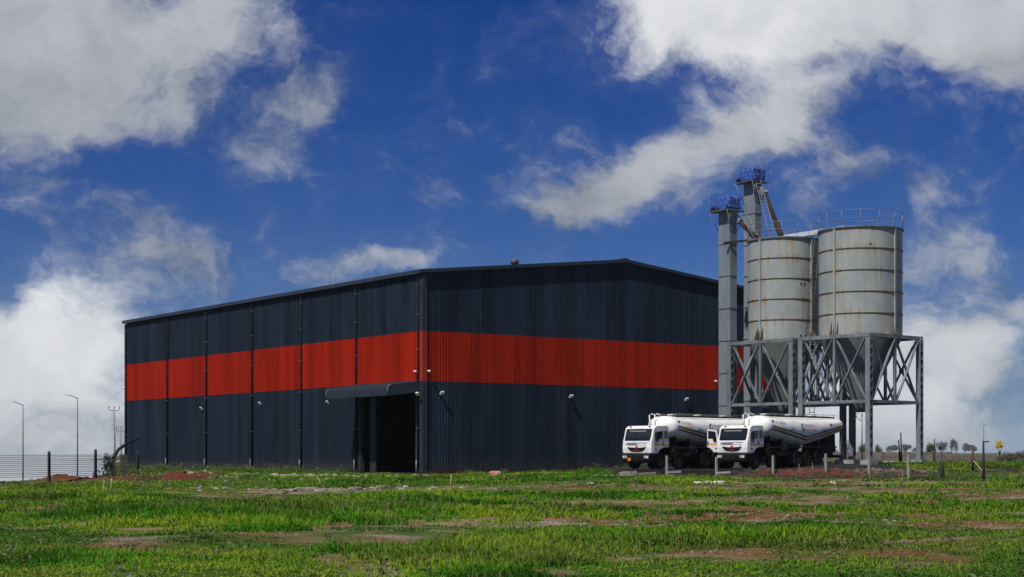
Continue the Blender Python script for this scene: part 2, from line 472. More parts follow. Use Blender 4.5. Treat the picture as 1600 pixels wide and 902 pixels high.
def soilmix(X, Y):
    """0 = grown over, 1 = bare"""
    X = np.asarray(X, float); Y = np.asarray(Y, float)
    n = fbm(X / 3.2 + 3, Y / 4.1 + 9, 5)
    d = sstep(.575, .68, n) * .8
    def blob(cx, cy, rx, ry, a):
        j = (fbm(X / 1.6 + cx, Y / 1.9 + cy, 4) - .5) * 2.2
        return a * sstep(1.25, .55, np.sqrt(((X - cx) / rx) ** 2 + ((Y - cy) / ry) ** 2) + j)
    for a in ((3.5, 37.5, 6.5, 3.0, 1.0), (-.2, 38.5, 2.8, 1.8, .8), (5.5, 50.5, 11, 4.0, .9), (9.8, 54, 3.5, 4.0, .8), (-3.0, 29.6, 2.6, 1.7, .85), (-5.0, 30.5, 1.5, 1.0, .7),
              (-14.5, 46.0, 4.5, 2.6, .9), (-9.0, 34.5, 2.2, 1.4, .7), (-6.5, 66, 5.0, 6.0, .95), (-1.5, 66, 3.5, 4.0, .8), (17.5, 62, 7, 9, .85), (20, 80, 7, 9, .8), (-9, 58, 2.5, 3, .7),
              (6.5, 28.0, 2.2, 1.2, .75), (11, 35, 3.0, 2.0, .8), (3.0, 24.6, 1.6, .7, .6), (22, 94, 6, 5, .85), (12.5, 76, 4.5, 6, .85), (-3.0, 35.0, 2.6, 1.9, .9), (8.8, 42, 5.5, 2.4, .8), (-7.2, 26.2, 1.7, .8, .7), (4.5, 70, 4, 5, .7), (10.5, 29.0, 1.2, .7, .6), (0.5, 46, 3, 2.4, .6)):
        d = np.maximum(d, blob(*a))
    br = fbm(X / .55 + 5, Y / .9 + 1, 3)
    return np.clip(d * (.32 + .78 * sstep(.38, .62, br)), 0, 1)


def axis_pts(lo, hi, step, far_lo, far_hi, g=1.22):
    p = list(np.arange(lo, hi + 1e-6, step))
    s = step; x = hi
    while x < far_hi: s *= g; x += s; p.append(min(x, far_hi))
    s = step; x = lo; q = []
    while x > far_lo: s *= g; x -= s; q.append(max(x, far_lo))
    return np.array(q[::-1] + p)


gx = axis_pts(-44, 46, .42, -3600, 3600)
gy = axis_pts(12, 128, .40, -60, 3800)
GX, GY = np.meshgrid(gx, gy)
GZ = land(GX, GY)
nx_, ny_ = len(gx), len(gy)
verts = np.stack([GX, GY, GZ], -1).reshape(-1, 3)
ii = np.arange(nx_ * ny_).reshape(ny_, nx_)
quads = np.stack([ii[:-1, :-1], ii[:-1, 1:], ii[1:, 1:], ii[1:, :-1]], -1).reshape(-1, 4)
gme = bpy.data.meshes.new('ground')
gme.vertices.add(len(verts)); gme.vertices.foreach_set('co', verts.ravel())
gme.loops.add(quads.size); gme.loops.foreach_set('vertex_index', quads.ravel())
gme.polygons.add(len(quads)); gme.polygons.foreach_set('loop_start', np.arange(0, quads.size, 4)); gme.polygons.foreach_set('loop_total', np.full(len(quads), 4))
gme.polygons.foreach_set('use_smooth', np.ones(len(quads), bool))
gme.update(calc_edges=True)
# soil colours, with shade painted in under and before the tankers
D_ = soilmix(GX, GY)
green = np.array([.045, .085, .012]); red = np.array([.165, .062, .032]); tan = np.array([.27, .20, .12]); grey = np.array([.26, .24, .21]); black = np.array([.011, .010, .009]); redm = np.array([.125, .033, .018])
t1 = sstep(.35, .65, fbm(GX / 5 + 70, GY / 5))[..., None]
soil = red * (1 - t1) + tan * t1
t2 = (sstep(.58, .70, fbm(GX / 2.2 + 7, GY / 1.1 + 3)) * .7)[..., None]
soil = soil * (1 - t2) + grey * t2
colr = green * (1 - D_[..., None]) + soil * D_[..., None]
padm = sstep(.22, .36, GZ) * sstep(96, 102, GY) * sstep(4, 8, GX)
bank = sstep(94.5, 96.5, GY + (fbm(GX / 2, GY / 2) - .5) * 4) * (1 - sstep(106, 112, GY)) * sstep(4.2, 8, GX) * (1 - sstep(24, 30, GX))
colr = colr * (1 - padm[..., None]) + (np.array([.030, .026, .022]) + np.array([.05, .042, .034]) * sstep(118, 130, GY)[..., None]) * padm[..., None]  # pad colour darkened to paint in the shade round the tankers
colr = colr * (1 - bank[..., None]) + black * bank[..., None]  # shade on the bank before the tankers, painted near-black
rm = np.exp(-((seg_d(GX, GY, 16.5, 102.0, 22.0, 100.5)) / 2.0) ** 4) + np.exp(-((seg_d(GX, GY, -24, 84, -18.5, 88)) / 1.0) ** 4) + np.exp(-((seg_d(GX, GY, -18.5, 88, -19.5, 103)) / 1.2) ** 4) + .8 * np.exp(-(((GX - 24.5) / 2.5) ** 2 + ((GY - 101.5) / 1.2) ** 2))
rm = np.clip(rm, 0, 1)[..., None]
colr = colr * (1 - rm) + redm * rm
shore = (sstep(83, 86, GY + (fbm(GX / 3, GY / 3) - .5) * 4) * sstep(-14.5, -19.5, GX + .10 * (GY - 85)) * (1 - sstep(120, 160, GY)))[..., None]
colr = colr * (1 - .75 * shore * (1 - rm)) + black * .75 * shore * (1 - rm)
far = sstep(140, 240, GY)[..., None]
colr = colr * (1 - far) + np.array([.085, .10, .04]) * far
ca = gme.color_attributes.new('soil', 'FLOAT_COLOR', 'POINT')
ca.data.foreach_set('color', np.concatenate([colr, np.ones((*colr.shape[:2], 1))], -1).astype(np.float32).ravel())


def groundmat():
    m = bpy.data.materials.new('earth'); m.use_nodes = True
    t = NT(m.node_tree); p = m.node_tree.nodes['Principled BSDF']
    at = t.n('ShaderNodeAttribute', attribute_name='soil')
    co = t.n('ShaderNodeTexCoord').outputs['Object']
    a = t.noise(co, 1.7, 8, .68); b = t.noise(co, 14., 6, .7)
    f = t.m('ADD', t.mr(a.outputs['Fac'], .25, .75, .55, 1.35, False), t.mr(b.outputs['Fac'], .3, .7, -.30, .30, False))
    sc_ = t.n('ShaderNodeVectorMath', operation='SCALE'); t.put(sc_.inputs[0], at.outputs['Color']); t.put(sc_.inputs['Scale'], f)
    t.put(p.inputs['Base Color'], sc_.outputs[0])
    p.inputs['Roughness'].default_value = .95; p.inputs['Specular IOR Level'].default_value = .1
    bp = t.n('ShaderNodeBump'); bp.inputs['Strength'].default_value = .8; bp.inputs['Distance'].default_value = .08
    t.put(bp.inputs['Height'], t.m('ADD', a.outputs['Fac'], t.m('MULTIPLY', b.outputs['Fac'], .5)))
    t.put(p.inputs['Normal'], bp.outputs[0])
    return m


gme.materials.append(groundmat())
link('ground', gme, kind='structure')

# water: the flooded flat behind the wire fence, and the puddle
def watermat(name, c, rough, bscale, bs):
    m = bpy.data.materials.new(name); m.use_nodes = True
    t = NT(m.node_tree); p = m.node_tree.nodes['Principled BSDF']
    p.inputs['Base Color'].default_value = (*c, 1); p.inputs['Roughness'].default_value = rough; p.inputs['IOR'].default_value = 1.33
    co = t.n('ShaderNodeTexCoord').outputs['Object']
    b = t.n('ShaderNodeBump'); b.inputs['Strength'].default_value = bs; b.inputs['Distance'].default_value = .02
    t.put(b.inputs['Height'], t.noise(co, bscale, 3, .6).outputs['Fac']); t.put(p.inputs['Normal'], b.outputs[0])
    return m
wm = MB(); wm.add([(-3590, 88.5, -.42), (-19, 88.5, -.42), (-19, 130, -.42), (-30, 180, -.42), (-30, 3790, -.42), (-3590, 3790, -.42)], [(0, 1, 2, 3, 4, 5)])
wm.build('water', watermat('flood_water', (.10, .12, .13), .06, .8, .05), kind='structure')
pm = MB(); ring_ = []
for k in range(36):
    a = 2 * math.pi * k / 36
    rr = 1 + .18 * math.sin(3 * a + 1) + .10 * math.sin(7 * a)
    ring_.append((PUD[0] + PUD[2] * 1.0 * rr * math.cos(a), PUD[1] + PUD[3] * 1.0 * rr * math.sin(a), -.055))
pm.add(ring_, [tuple(range(36))])
pm.build('puddle', watermat('puddle_water', (.05, .075, .05), .03, 5., .1), kind='structure')

# ------------------------------------------------------------------ warehouse
ware = thing('warehouse', 'long navy corrugated steel warehouse with a wide red band', 'warehouse', (CX, CY, 0), PHI)
EAVE, RIDGE, RB, RT = 14.95, 17.0, 6.85, 10.55
SW = 1.0; RIBD = .06
def sheet_mesh(wd, z0, z1a, z1b, key=None, over=0., RIBD=.075):
    """one trapezoidal sheet, along +x, outward -y; top may slope from z1a to z1b"""
    pts = []; n = 4; p = wd / n
    for i in range(n):
        x = i * p
        pts += [(x, 0), (x + p * .50, 0), (x + p * .60, -RIBD), (x + p * .90, -RIBD)]
    pts.append((wd, 0))
    vs = []; m = len(pts)
    for (x, y) in pts: vs.append((x, y - over, z0))
    for (x, y) in pts: vs.append((x, y - over, z1a + (z1b - z1a) * x / wd))
    b = MB(); b.add(vs, [(i, i + 1, m + i + 1, m + i) for i in range(m - 1)])
    return b.mesh(key or 'cladding_sheet')


LOWL, LOWG = .66, .30
nL = 57; wL = (BL - .3) / nL
nG = 38; wG = (BW - .5) / nG
def set_m(me, m):
    me.materials.clear(); me.materials.append(m); return me
mL_low = set_m(sheet_mesh(wL, LOWL, RB, RB), NAVY); mL_red = set_m(sheet_mesh(wL, RB, RT, RT, over=.006), RED); mL_up = set_m(sheet_mesh(wL, RT, EAVE, EAVE), NAVY)
mL_door = set_m(sheet_mesh(wL, 6.2, RB, RB), NAVY)
mG_low = set_m(sheet_mesh(wG, LOWG, RB, RB, RIBD=.020), NAVY); mG_red = set_m(sheet_mesh(wG, RB, RT, RT, over=.006, RIBD=.020), RED)
DOOR0, DOOR1, DOORH = .75, 9.05, 6.2
# long wall: x = 0 plane, runs along +y, outward -x  (sheet +x -> -y so that its -y faces -x)
for i in range(nL):
    y1 = BL - .1 - i * wL
    off = -.006 * (i % 2)
    yc = y1 - wL / 2
    for me in ((mL_door if DOOR0 - .3 < yc < DOOR1 + .2 else mL_low), mL_red, mL_up):
        o = link('cladding_sheet', me, ware, (off, y1, 0)); o.rotation_euler = (0, 0, -math.pi / 2)
for i in range(nG):
    x0 = .25 + i * wG
    off = -.006 * (i % 2)
    zt = lambda x: EAVE + (RIDGE - EAVE) * (1 - abs(x - BW / 2) / (BW / 2)) + .02
    up = set_m(sheet_mesh(wG, RT, zt(x0), zt(x0 + wG), RIBD=.020), NAVY)
    for me in (mG_low, mG_red, up):
        link('cladding_sheet', me, ware, (x0, off, 0))
# inner lining (also the far walls) with the doorway left open
b = MB(); T = .12
def wallbox(x0, x1, y0, y1, z0, z1): b.box(((x0 + x1) / 2, (y0 + y1) / 2, (z0 + z1) / 2), (x1 - x0, y1 - y0, z1 - z0))
wallbox(.10, .10 + T, DOOR1, BL - .05, 0, EAVE)
wallbox(.10, .10 + T, .10, DOOR0, 0, EAVE)
wallbox(.10, .10 + T, DOOR0, DOOR1, DOORH, EAVE)
wallbox(.10 + T, BW - .1, .10, .10 + T, 0, EAVE)
wallbox(.10 + T, BW - .1, BL - .2, BL - .05, 0, EAVE)
wallbox(BW - .25, BW - .1, .10 + T, BL - .2, 0, EAVE)
for yy in (.10, BL - .2):
    b.prism([(.1, EAVE), (BW - .1, EAVE), (BW / 2, RIDGE - .05)], yy, yy + T)
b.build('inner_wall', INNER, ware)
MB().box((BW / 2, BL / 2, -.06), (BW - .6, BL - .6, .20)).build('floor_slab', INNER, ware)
# plinth
b = MB(); b.box((.02, (DOOR1 + .35 + BL) / 2, .22), (.2, BL - DOOR1 - .35, .84)); b.build('plinth', DARK, ware)
b = MB(); b.box((BW / 2 + .1, .02, .10), (BW - .3, .2, .36)); b.build('plinth', mat('plinth_red_brown', (.055, .022, .016), (.03, .018, .015), .9, 0, 1.2), ware)
b = MB(); b.box((-.055, (DOOR1 + BL) / 2 + .2, LOWL - .03), (.05, BL - DOOR1 - .5, .07)); b.build('drip_flashing', TRIM, ware)
# roof: two slopes, capped ridge
for sgn in (0, 1):
    xe, xr = (-.35, BW / 2) if sgn == 0 else (BW + .35, BW / 2)
    sl = (RIDGE - EAVE) / (BW / 2)
    ze = EAVE + .05 - .35 * sl; zr = RIDGE + .05
    b = MB(); y0, y1 = -.18, BL + .15
    b.add([(xe, y0, ze), (xr, y0, zr), (xr, y1, zr), (xe, y1, ze), (xe, y0, ze + .1), (xr, y0, zr + .1), (xr, y1, zr + .1), (xe, y1, ze + .1)],
          [(0, 1, 2, 3), (4, 5, 6, 7), (0, 1, 5, 4), (1, 2, 6, 5), (2, 3, 7, 6), (3, 0, 4, 7)])
    b.build('roof_slope', TRIM, ware)
    b = MB(); b.bar((xe + (.06 if sgn == 0 else -.06), -.235, ze - .03), (xr, -.235, zr - .03), .09, .26); b.build('verge_trim', TRIM, ware)
b = MB(); b.bar((BW / 2, -.2, RIDGE + .20), (BW / 2, BL + .2, RIDGE + .20), .5, .07); b.build('ridge_cap', TRIM, ware)
b = MB(); b.box((-.25, BL / 2, EAVE - .09), (.24, BL + .3, .18)); b.build('gutter', TRIM, ware)
# corner angles, in the colours of the bands
for (z0, z1, m_) in ((.05, RB, TRIM), (RB, RT, TRIMRED), (RT, EAVE - .28, TRIM)):
    b = MB(); b.box((.12, -.075, (z0 + z1) / 2), (.40, .05, z1 - z0 - .01)); b.box((-.075, .16, (z0 + z1) / 2), (.05, .36, z1 - z0 - .01)); b.build('corner_flashing', m_, ware)
for (z0, z1, m_) in ((LOWL, RB, TRIM), (RB, RT, TRIMRED), (RT, EAVE - .28, TRIM)):
    b = MB(); b.box((-.075, BL - .02, (z0 + z1) / 2), (.05, .30, z1 - z0 - .01)); b.build('corner_flashing', m_, ware)
# rain pipes
for k, y in enumerate((.40, 9.55, 18.62, 27.72, 37.16, 45.99, 56.4)):
    b = MB(); b.tube([(-.17, y, EAVE - .26), (-.17, y, .35)], .075, 8); dp = b.build('rain_pipe', mat('pipe_black', (.006, .007, .010), None, .7, spec=.1), ware)
    b = MB()
    for z in (3.4, 6.6, 9.2, 11.8, 14.0): b.box((-.13, y, z), (.24, .22, .045))
    b.build('pipe_bracket', STEELD, dp)
    b = MB(); b.tube([(-.30, y + .05, 1.0), (-.30, y + .05, -.05)], .05, 6); b.build('pipe_shoe', STEELD, dp)
# doorway: steel jambs, sliding door leaf parked inside, inner columns
for y in (DOOR0, DOOR1):
    b = MB(); b.box((.06, y, DOORH / 2), (.36, .22, DOORH)); b.build('door_jamb', mat('jamb_dark', (.035, .037, .042), (.02, .02, .024), .7), ware)
b = MB(); b.box((.06, (DOOR0 + DOOR1) / 2, DOORH + .14), (.36, DOOR1 - DOOR0 + .3, .28)); b.build('door_lintel', TRIM, ware)
col = None
for (x, y) in ((.65, DOOR1 - .9), (.65, .55), (9.6, BL - .6), (19.2, BL - .6), (28.8, BL - .6)):
    b = MB(); b.box((x, y, 7.2), (.10, .34, 14.4)); b.box((x + .3, y, 7.2), (.10, .34, 14.4))
    for z in range(1, 24): b.bar((x, y, z * .6), (x + .3, y, z * .6 + .4), .05, .05)
    b.build('inner_column', mat('inner_column_dark', (.03, .03, .03), None, .8), ware)
b = MB(); b.box((.30, DOOR1 - 1.35, 3.0), (.07, .9, 6.0)); b.build('sliding_door', mat('door_sheet', (.022, .023, .025), None, .6), ware)
# roof ventilator and lightning rod
tv = thing('roof_ventilator', 'small grey dome ventilator on the warehouse roof above the gable', 'ventilator', (*bw(9.9, 2.2), 16.12), PHI)
tv.scale = (.82, .82, .82)
MB().lathe([(.18, -.2), (.18, .25), (.24, .25)], 16).build('neck', GALV, tv)
MB().lathe([(.22, .22), (.36, .30), (.42, .46), (.40, .60), (.30, .72), (.0, .78)], 20).build('dome', mat('vent_dark', (.09, .095, .10), (.06, .06, .065), .6), tv)
lr = MB(); lr.tube([(0, 0, 0), (0, 0, 1.6)], .022, 6, r2=.010); lr.box((0, 0, .02), (.18, .18, .06)); lr.tube([(0, 0, 1.0), (.10, 0, 1.0)], .012, 5)
tag(link('lightning_rod', lr.mesh('lightning_rod', POLE), loc=(*bw(.15, 14.3), 15.07)), 'thin lightning rod standing on the eave of the long warehouse wall', 'lightning rod')

# canopy over the door
can = thing('door_canopy', 'navy corrugated canopy over the dark doorway of the warehouse', 'canopy', (*bw(0, 0), 0), PHI)
c0, c1, pj = .30, 9.35, 2.85
nS = 9; wS = (c1 - c0) / nS
for i in range(nS):
    me = MB(); vs = []; n = 3; p = wS / n; prof = []
    for k in range(n):
        y = k * p; prof += [(y, 0), (y + p * .45, 0), (y + p * .58, .075), (y + p * .87, .075)]
    prof.append((wS, 0)); m = len(prof)
    path = [(-.10, 6.84), (-1.4, 6.66), (-pj + .22, 6.47), (-pj + .05, 6.40), (-pj, 6.28), (-pj, 5.72)]
    nrm = [(0, 1), (0, 1), (-.3, 1), (-.8, .6), (-1, .1), (-1, 0)]
    for (px_, pz_), (nx, nz) in zip(path, nrm):
        for (y, h) in prof: vs.append((px_ + nx * h, c0 + i * wS + y, pz_ + nz * h + (.004 * (i % 2))))
    fs = [(r * m + k, r * m + k + 1, (r + 1) * m + k + 1, (r + 1) * m + k) for r in range(len(path) - 1) for k in range(m - 1)]
    me.add(vs, fs); me.build('canopy_sheet', mat('canopy_navy', (.024, .034, .050), (.016, .024, .036), .42, 0, .6, rnd=.08), can)
for y in (c0 - .04, c1 + .04):
    b = MB(); b.prism([(-.10, 6.86), (-1.4, 6.68), (-pj + .20, 6.50), (-pj + .03, 6.42), (-pj - .04, 6.28), (-pj - .04, 5.72), (-.10, 6.06)], y - .02, y + .02); b.build('end_panel', TRIM, can)
    b = MB(); b.tube([(-pj + .22, y, 6.52), (-pj + .02, y, 6.43), (-pj - .06, y, 6.28), (-pj - .06, y, 5.76)], .05, 6); b.build('edge_capping', mat('capping_pale', (.12, .14, .17), None, .4), can)
b = MB(); b.add([(-.1, c0, 6.03), (-pj + .05, c0, 5.72), (-pj + .05, c1, 5.72), (-.1, c1, 6.03)], [(0, 1, 2, 3)]); b.build('soffit', DARK, can)
for y in (1.6, 4.8, 8.0):
    b = MB(); b.bar((-.1, y, 6.4), (-pj + .2, y, 6.1), .08, .14); b.build('rafter', STEELD, can)

# flood lights
def floodlight(x, y, z, nrm, label):
    """nrm: outward direction in warehouse space"""
    rz = math.atan2(nrm[1], nrm[0])
    o = thing('floodlight', label, 'floodlight', (*bw(x, y), z), PHI + rz, 'floodlights on the warehouse walls'); o.scale = (.8, .8, .8)
    MB().tube([(.03, 0, -.02), (.20, 0, .02)], .035, 6).build('bracket_arm', BLACK, o)
    MB().box((.03, 0, -.02), (.05, .14, .14)).build('wall_plate', BLACK, o)
    h = MB(); h.bar((.20, 0, .09), (.30, 0, -.01), .34, .34, (0, 0, 1)); h.build('housing', LAMP, o)
    g = MB(); g.bar((.302, 0, -.012), (.312, 0, -.022), .30, .28); g.build('lens', LENS, o)
floodlight(-.06, 38.0, 5.65, (-1, 0), 'small white floodlight on the long wall, farthest from the doorway')
floodlight(-.06, 26.0, 5.8, (-1, 0), 'small white floodlight on the long wall, midway between far end and doorway')
floodlight(-pj + .3, c1 + .1, 5.45, (-.8, .2), 'small white floodlight under the left end of the door canopy')
floodlight(-.30, .05, 5.85, (-1, -.4), 'small white floodlight under the canopy at the warehouse corner')
floodlight(1.5, -.06, 5.95, (0, -1), 'small white floodlight on the gable wall next to the doorway corner')
floodlight(13.6, -.06, 5.95, (0, -1), 'small white floodlight in the middle of the gable wall')
floodlight(25.7, -.06, 5.95, (0, -1), 'small white floodlight on the gable wall above the left tanker truck')
def camera_dome(x, y, z, rz, label):
    o = thing('security_camera', label, 'camera', (*bw(x, y), z), PHI + rz, 'security cameras on the warehouse')
    MB().tube([(0, 0, 0), (.16, 0, 0)], .03, 6).build('arm', WHITE, o)
    MB().lathe([(0, .07), (.10, .06), (.13, .0), (.12, -.06), (0, -.12)], 12, c=(.20, 0, -.02)).build('dome', WHITE, o)
camera_dome(.35, -.10, 7.6, -math.pi / 2, 'white dome camera at the warehouse corner on the gable side of the red band')
camera_dome(-.10, .62, 7.6, math.pi, 'white dome camera at the warehouse corner on the doorway side of the red band')
camera_dome(-.10, BL - .3, 8.2, math.pi, 'tiny white camera at the far left end of the red band')
camera_dome(29.0, -.06, 7.6, -math.pi / 2, 'tiny white camera on the red band beside the grey elevator')

# ------------------------------------------------------------------ silo frames and silos
S = 6.2; ZT, ZB = 10.26, 5.30; PADZ = .72
def frame(v0, label):
    fr = thing('silo_tower', label, 'steel tower', (*fw(0, v0), 0), FPHI, 'steel towers under the silos')
    cs = [(0, 0), (S, 0), (S, S), (0, S)]
    for (x, y) in cs:
        cl = MB()
        for sx in (-1, 1):
            cl.box((x + sx * .165, y, (PADZ + .3 + ZT - .28) / 2), (.055, .40, ZT - .28 - PADZ - .3))
            for sy in (-1, 1): cl.box((x + sx * .125, y + sy * .18, (PADZ + .3 + ZT - .28) / 2), (.05, .04, ZT - .28 - PADZ - .3))
        co = cl.build('column', STEEL, fr)
        bt = MB(); z = PADZ + .45
        while z < ZT - .35:
            for sy in (-1, 1): bt.box((x, y + sy * .212, z), (.28, .022, .24))
            z += .62
        bt.build('battens', STEELD, co, kind='stuff')
        MB().box((x, y, PADZ + .31), (.62, .62, .04)).build('base_plate', STEELD, co)
        pd = MB(); pd.box((x, y, PADZ - .1), (.9, .9, .78)); pd.build('pedestal', CONC, co)
    F = [((0, S), (0, 0)), ((0, 0), (S, 0)), ((S, 0), (S, S)), ((S, S), (0, S))]
    for (p, q) in F:
        dx, dy = (q[0] - p[0]) / S, (q[1] - p[1]) / S
        e = .22
        t = MB(); t.bar((p[0] - dx * e, p[1] - dy * e, ZT - .13), (q[0] + dx * (e - .05), q[1] + dy * (e - .05), ZT - .13), .24, .26); t.build('top_beam', STEEL, fr)
        t = MB(); t.bar((p[0] + dx * e, p[1] + dy * e, ZB), (q[0] - dx * e, q[1] - dy * e, ZB), .20, .22); t.build('lower_beam', STEEL, fr)
        mx, my = (p[0] + q[0]) / 2, (p[1] + q[1]) / 2
        t = MB(); t.bar((mx, my, ZB + .11), (mx, my, ZT - .26), .20, .18, (dx, dy, 0)); t.build('post', STEEL, fr)
        nx, ny = dy, -dx
        for h in (0, 1):
            a0 = .30 if h == 0 else S / 2 + .14; a1 = S / 2 - .14 if h == 0 else S - .30
            P_ = lambda a, z, o: (p[0] + dx * a + nx * o, p[1] + dy * a + ny * o, z)
            t = MB(); t.bar(P_(a0, ZB + .15, .055), P_(a1, ZT - .30, .055), .085, .19, (nx, ny, 0)); br = t.build('brace', STEEL, fr)
            t = MB(); t.bar(P_(a0, ZT - .30, -.045), P_(a1, ZB + .15, -.045), .085, .19, (nx, ny, 0)); t.build('brace', STEEL, fr)
            am = (a0 + a1) / 2; zm = (ZB + ZT) / 2 - .07
            t = MB(); t.bar(P_(am - .22, zm, .005), P_(am + .22, zm, .005), .020, .34); t.build('gusset_plate', STEEL, br)
    return fr
frame(0., 'grey lattice steel frame carrying the right hand silo')
frame(7.1, 'grey lattice steel frame carrying the left hand silo behind the tankers')

SR = 3.08; ZTOP = 18.2; NC = 5; HC = (ZTOP - ZT) / NC
def silo(v, label, hatch, SR=SR):
    o = thing('silo', label, 'silo', (*fw(S / 2, v), 0), FPHI, 'storage silos')
    for k in range(NC):
        z0 = ZT + .003 + k * HC
        b = MB(); b.lathe([(SR, z0), (SR, z0 + HC - .006)], 72)
        b.build('shell_course', SILO, o)
        if k: MB().lathe([(SR - .03, z0 - .03), (SR + .055, z0 - .03), (SR + .055, z0 + .012), (SR - .03, z0 + .012)], 72, smooth=False).build('flange_ring', mat('rusty_ring', (.085, .075, .06), (.17, .13, .08), .8, 0, 2), o)
    MB().lathe([(SR - .05, ZTOP - .06), (SR + .12, ZTOP - .06), (SR + .12, ZTOP + .03), (SR - .05, ZTOP + .03)], 72, smooth=False).build('top_rim', STEEL, o)
    rf = MB(); rf.lathe([(SR - .02, ZTOP - .02), (SR * .5, ZTOP + .16), (.0, ZTOP + .30)], 48); rf.build('roof', GALV, o)
    for k in range(4):
        a = k * math.pi / 2
        b = MB(); ca_, sa_ = math.cos(a), math.sin(a)
        b.bar(((SR + .05) * ca_, (SR + .05) * sa_, ZT + .02), ((SR + .05) * ca_, (SR + .05) * sa_, ZTOP - .08), .16, .12, (ca_, sa_, 0)); b.build('stiffener', SILO, o)
        for d in (-.10, 0., .10):
            aa = a + d * .9; ca2, sa2 = math.cos(aa), math.sin(aa)
            g = MB(); r0, r1 = SR + .01, max(SR + .25, 3.2)
            tx, ty = -sa2 * .012, ca2 * .012
            g.add([(r0 * ca2 - tx, r0 * sa2 - ty, ZT + .02), (r1 * ca2 - tx, r1 * sa2 - ty, ZT + .02), (r0 * ca2 - tx, r0 * sa2 - ty, ZT + 1.05),
                   (r0 * ca2 + tx, r0 * sa2 + ty, ZT + .02), (r1 * ca2 + tx, r1 * sa2 + ty, ZT + .02), (r0 * ca2 + tx, r0 * sa2 + ty, ZT + 1.05)],
                  [(0, 1, 2), (3, 4, 5), (0, 1, 4, 3), (1, 2, 5, 4), (2, 0, 3, 5)])
            g.build('base_gusset', mat('rusty_gusset', (.085, .065, .045), (.16, .15, .12), .8, 0, 3), o)
    h = MB(); h.lathe([(SR - .10, ZT - .02), (SR - .12, ZT - .35), (.42, ZB - .25), (.42, ZB - .70), (.0, ZB - .70)], 40); h.build('hopper_cone', mat('hopper_steel', (.15, .165, .165), (.11, .115, .115), .6, .05, .8), o)
    rl = MB(); NP = 14
    rl.ring((0, 0, ZTOP + 1.22), SR + .06, .020, 56); rl.ring((0, 0, ZTOP + .62), SR + .06, .015, 56)
    rail = rl.build('guard_rail', GALV, o)
    for k in range(NP):
        a = 2 * math.pi * k / NP + .2
        MB().tube([((SR + .06) * math.cos(a), (SR + .06) * math.sin(a), ZTOP - .02), ((SR + .06) * math.cos(a), (SR + .06) * math.sin(a), ZTOP + 1.22)], .018, 5).build('rail_post', GALV, rail)
    for (a, z) in hatch:
        b = MB(); b.lathe([(.0, .05), (.06, .05), (.06, 0)], 10, 'x', (SR, 0, z)); pt = b.build('port', BLACK, o); pt.rotation_euler = (0, 0, a)
silo(S / 2, 'taller looking round grey steel silo on the right, full height in view', ((-math.pi * .72, 16.9), (-math.pi * .95, 15.0)))
silo(7.42 + S / 2, 'round grey steel silo on the left, partly hidden by the right hand silo', ((-math.pi * .62, 14.6), (-math.pi * .585, 14.6), (-math.pi * .62, 10.6), (-math.pi * .57, 10.6)), 2.74)
# covered conveyor from the left silo roof to the right one
b = MB(); b.bar((3.2, 4.6, ZTOP + .42), (3.2, 10.4, ZTOP + .30), .45, .34)
cv = thing('roof_conveyor', 'white wrapped conveyor trough bridging the two silo roofs', 'conveyor', (*fw(0, 0), 0), FPHI)
b.build('trough', mat('white_wrap', (.55, .57, .60), (.40, .43, .47), .5, 0, 2, bump=.4, bscale=5), cv)
for v in (5.0, 6.6, 9.6): MB().box((3.2, v, ZTOP + .16), (.30, .10, .30)).build('support', STEELD, cv)

def ladder_mb(p, q, side, wd, step=.32, r=.028):
    p, q, side = Vector(p), Vector(q), Vector(side).normalized() * wd / 2
    rails = MB(); rails.tube([p - side, q - side], r, 5); rails.tube([p + side, q + side], r, 5)
    n = int((q - p).length / step); rg = []
    for k in range(1, n):
        c = p + (q - p) * k / n
        m_ = MB(); m_.tube([c - side, c + side], r * .8, 5); rg.append(m_)
    return rails, rg
def ladder(name, label, p, q, side, wd, m_, parent=None, step=.55):
    ra, rg = ladder_mb(p, q, side, wd, step)
    if parent: o = ra.build('ladder', m_, parent)
    else:
        o = thing(name, label, 'ladder'); ra.build('side_rail', m_, o)
    for g in rg: g.build('rung', m_, o)
    return o
lp = lambda u, v, z: (*fw(u, v), z)
LADW = mat('ladder_paint', (.24, .25, .26), (.15, .15, .15), .5, .1, 3)
ladder('ladder', 'steep dark steel ladder in the gap between the two silos', lp(1.55, 6.78, ZT - .02), lp(2.45, 6.60, ZTOP + .25), (*FY, 0), .50, mat('ladder_dark', (.07, .07, .07), (.12, .11, .10), .7), step=.42)
ladder('ladder', 'pale steel ladder below the silos showing above the right tanker', lp(1.75, 6.66, PADZ), lp(1.9, 6.66, ZT), (*FY, 0), .46, LADW, step=.42)

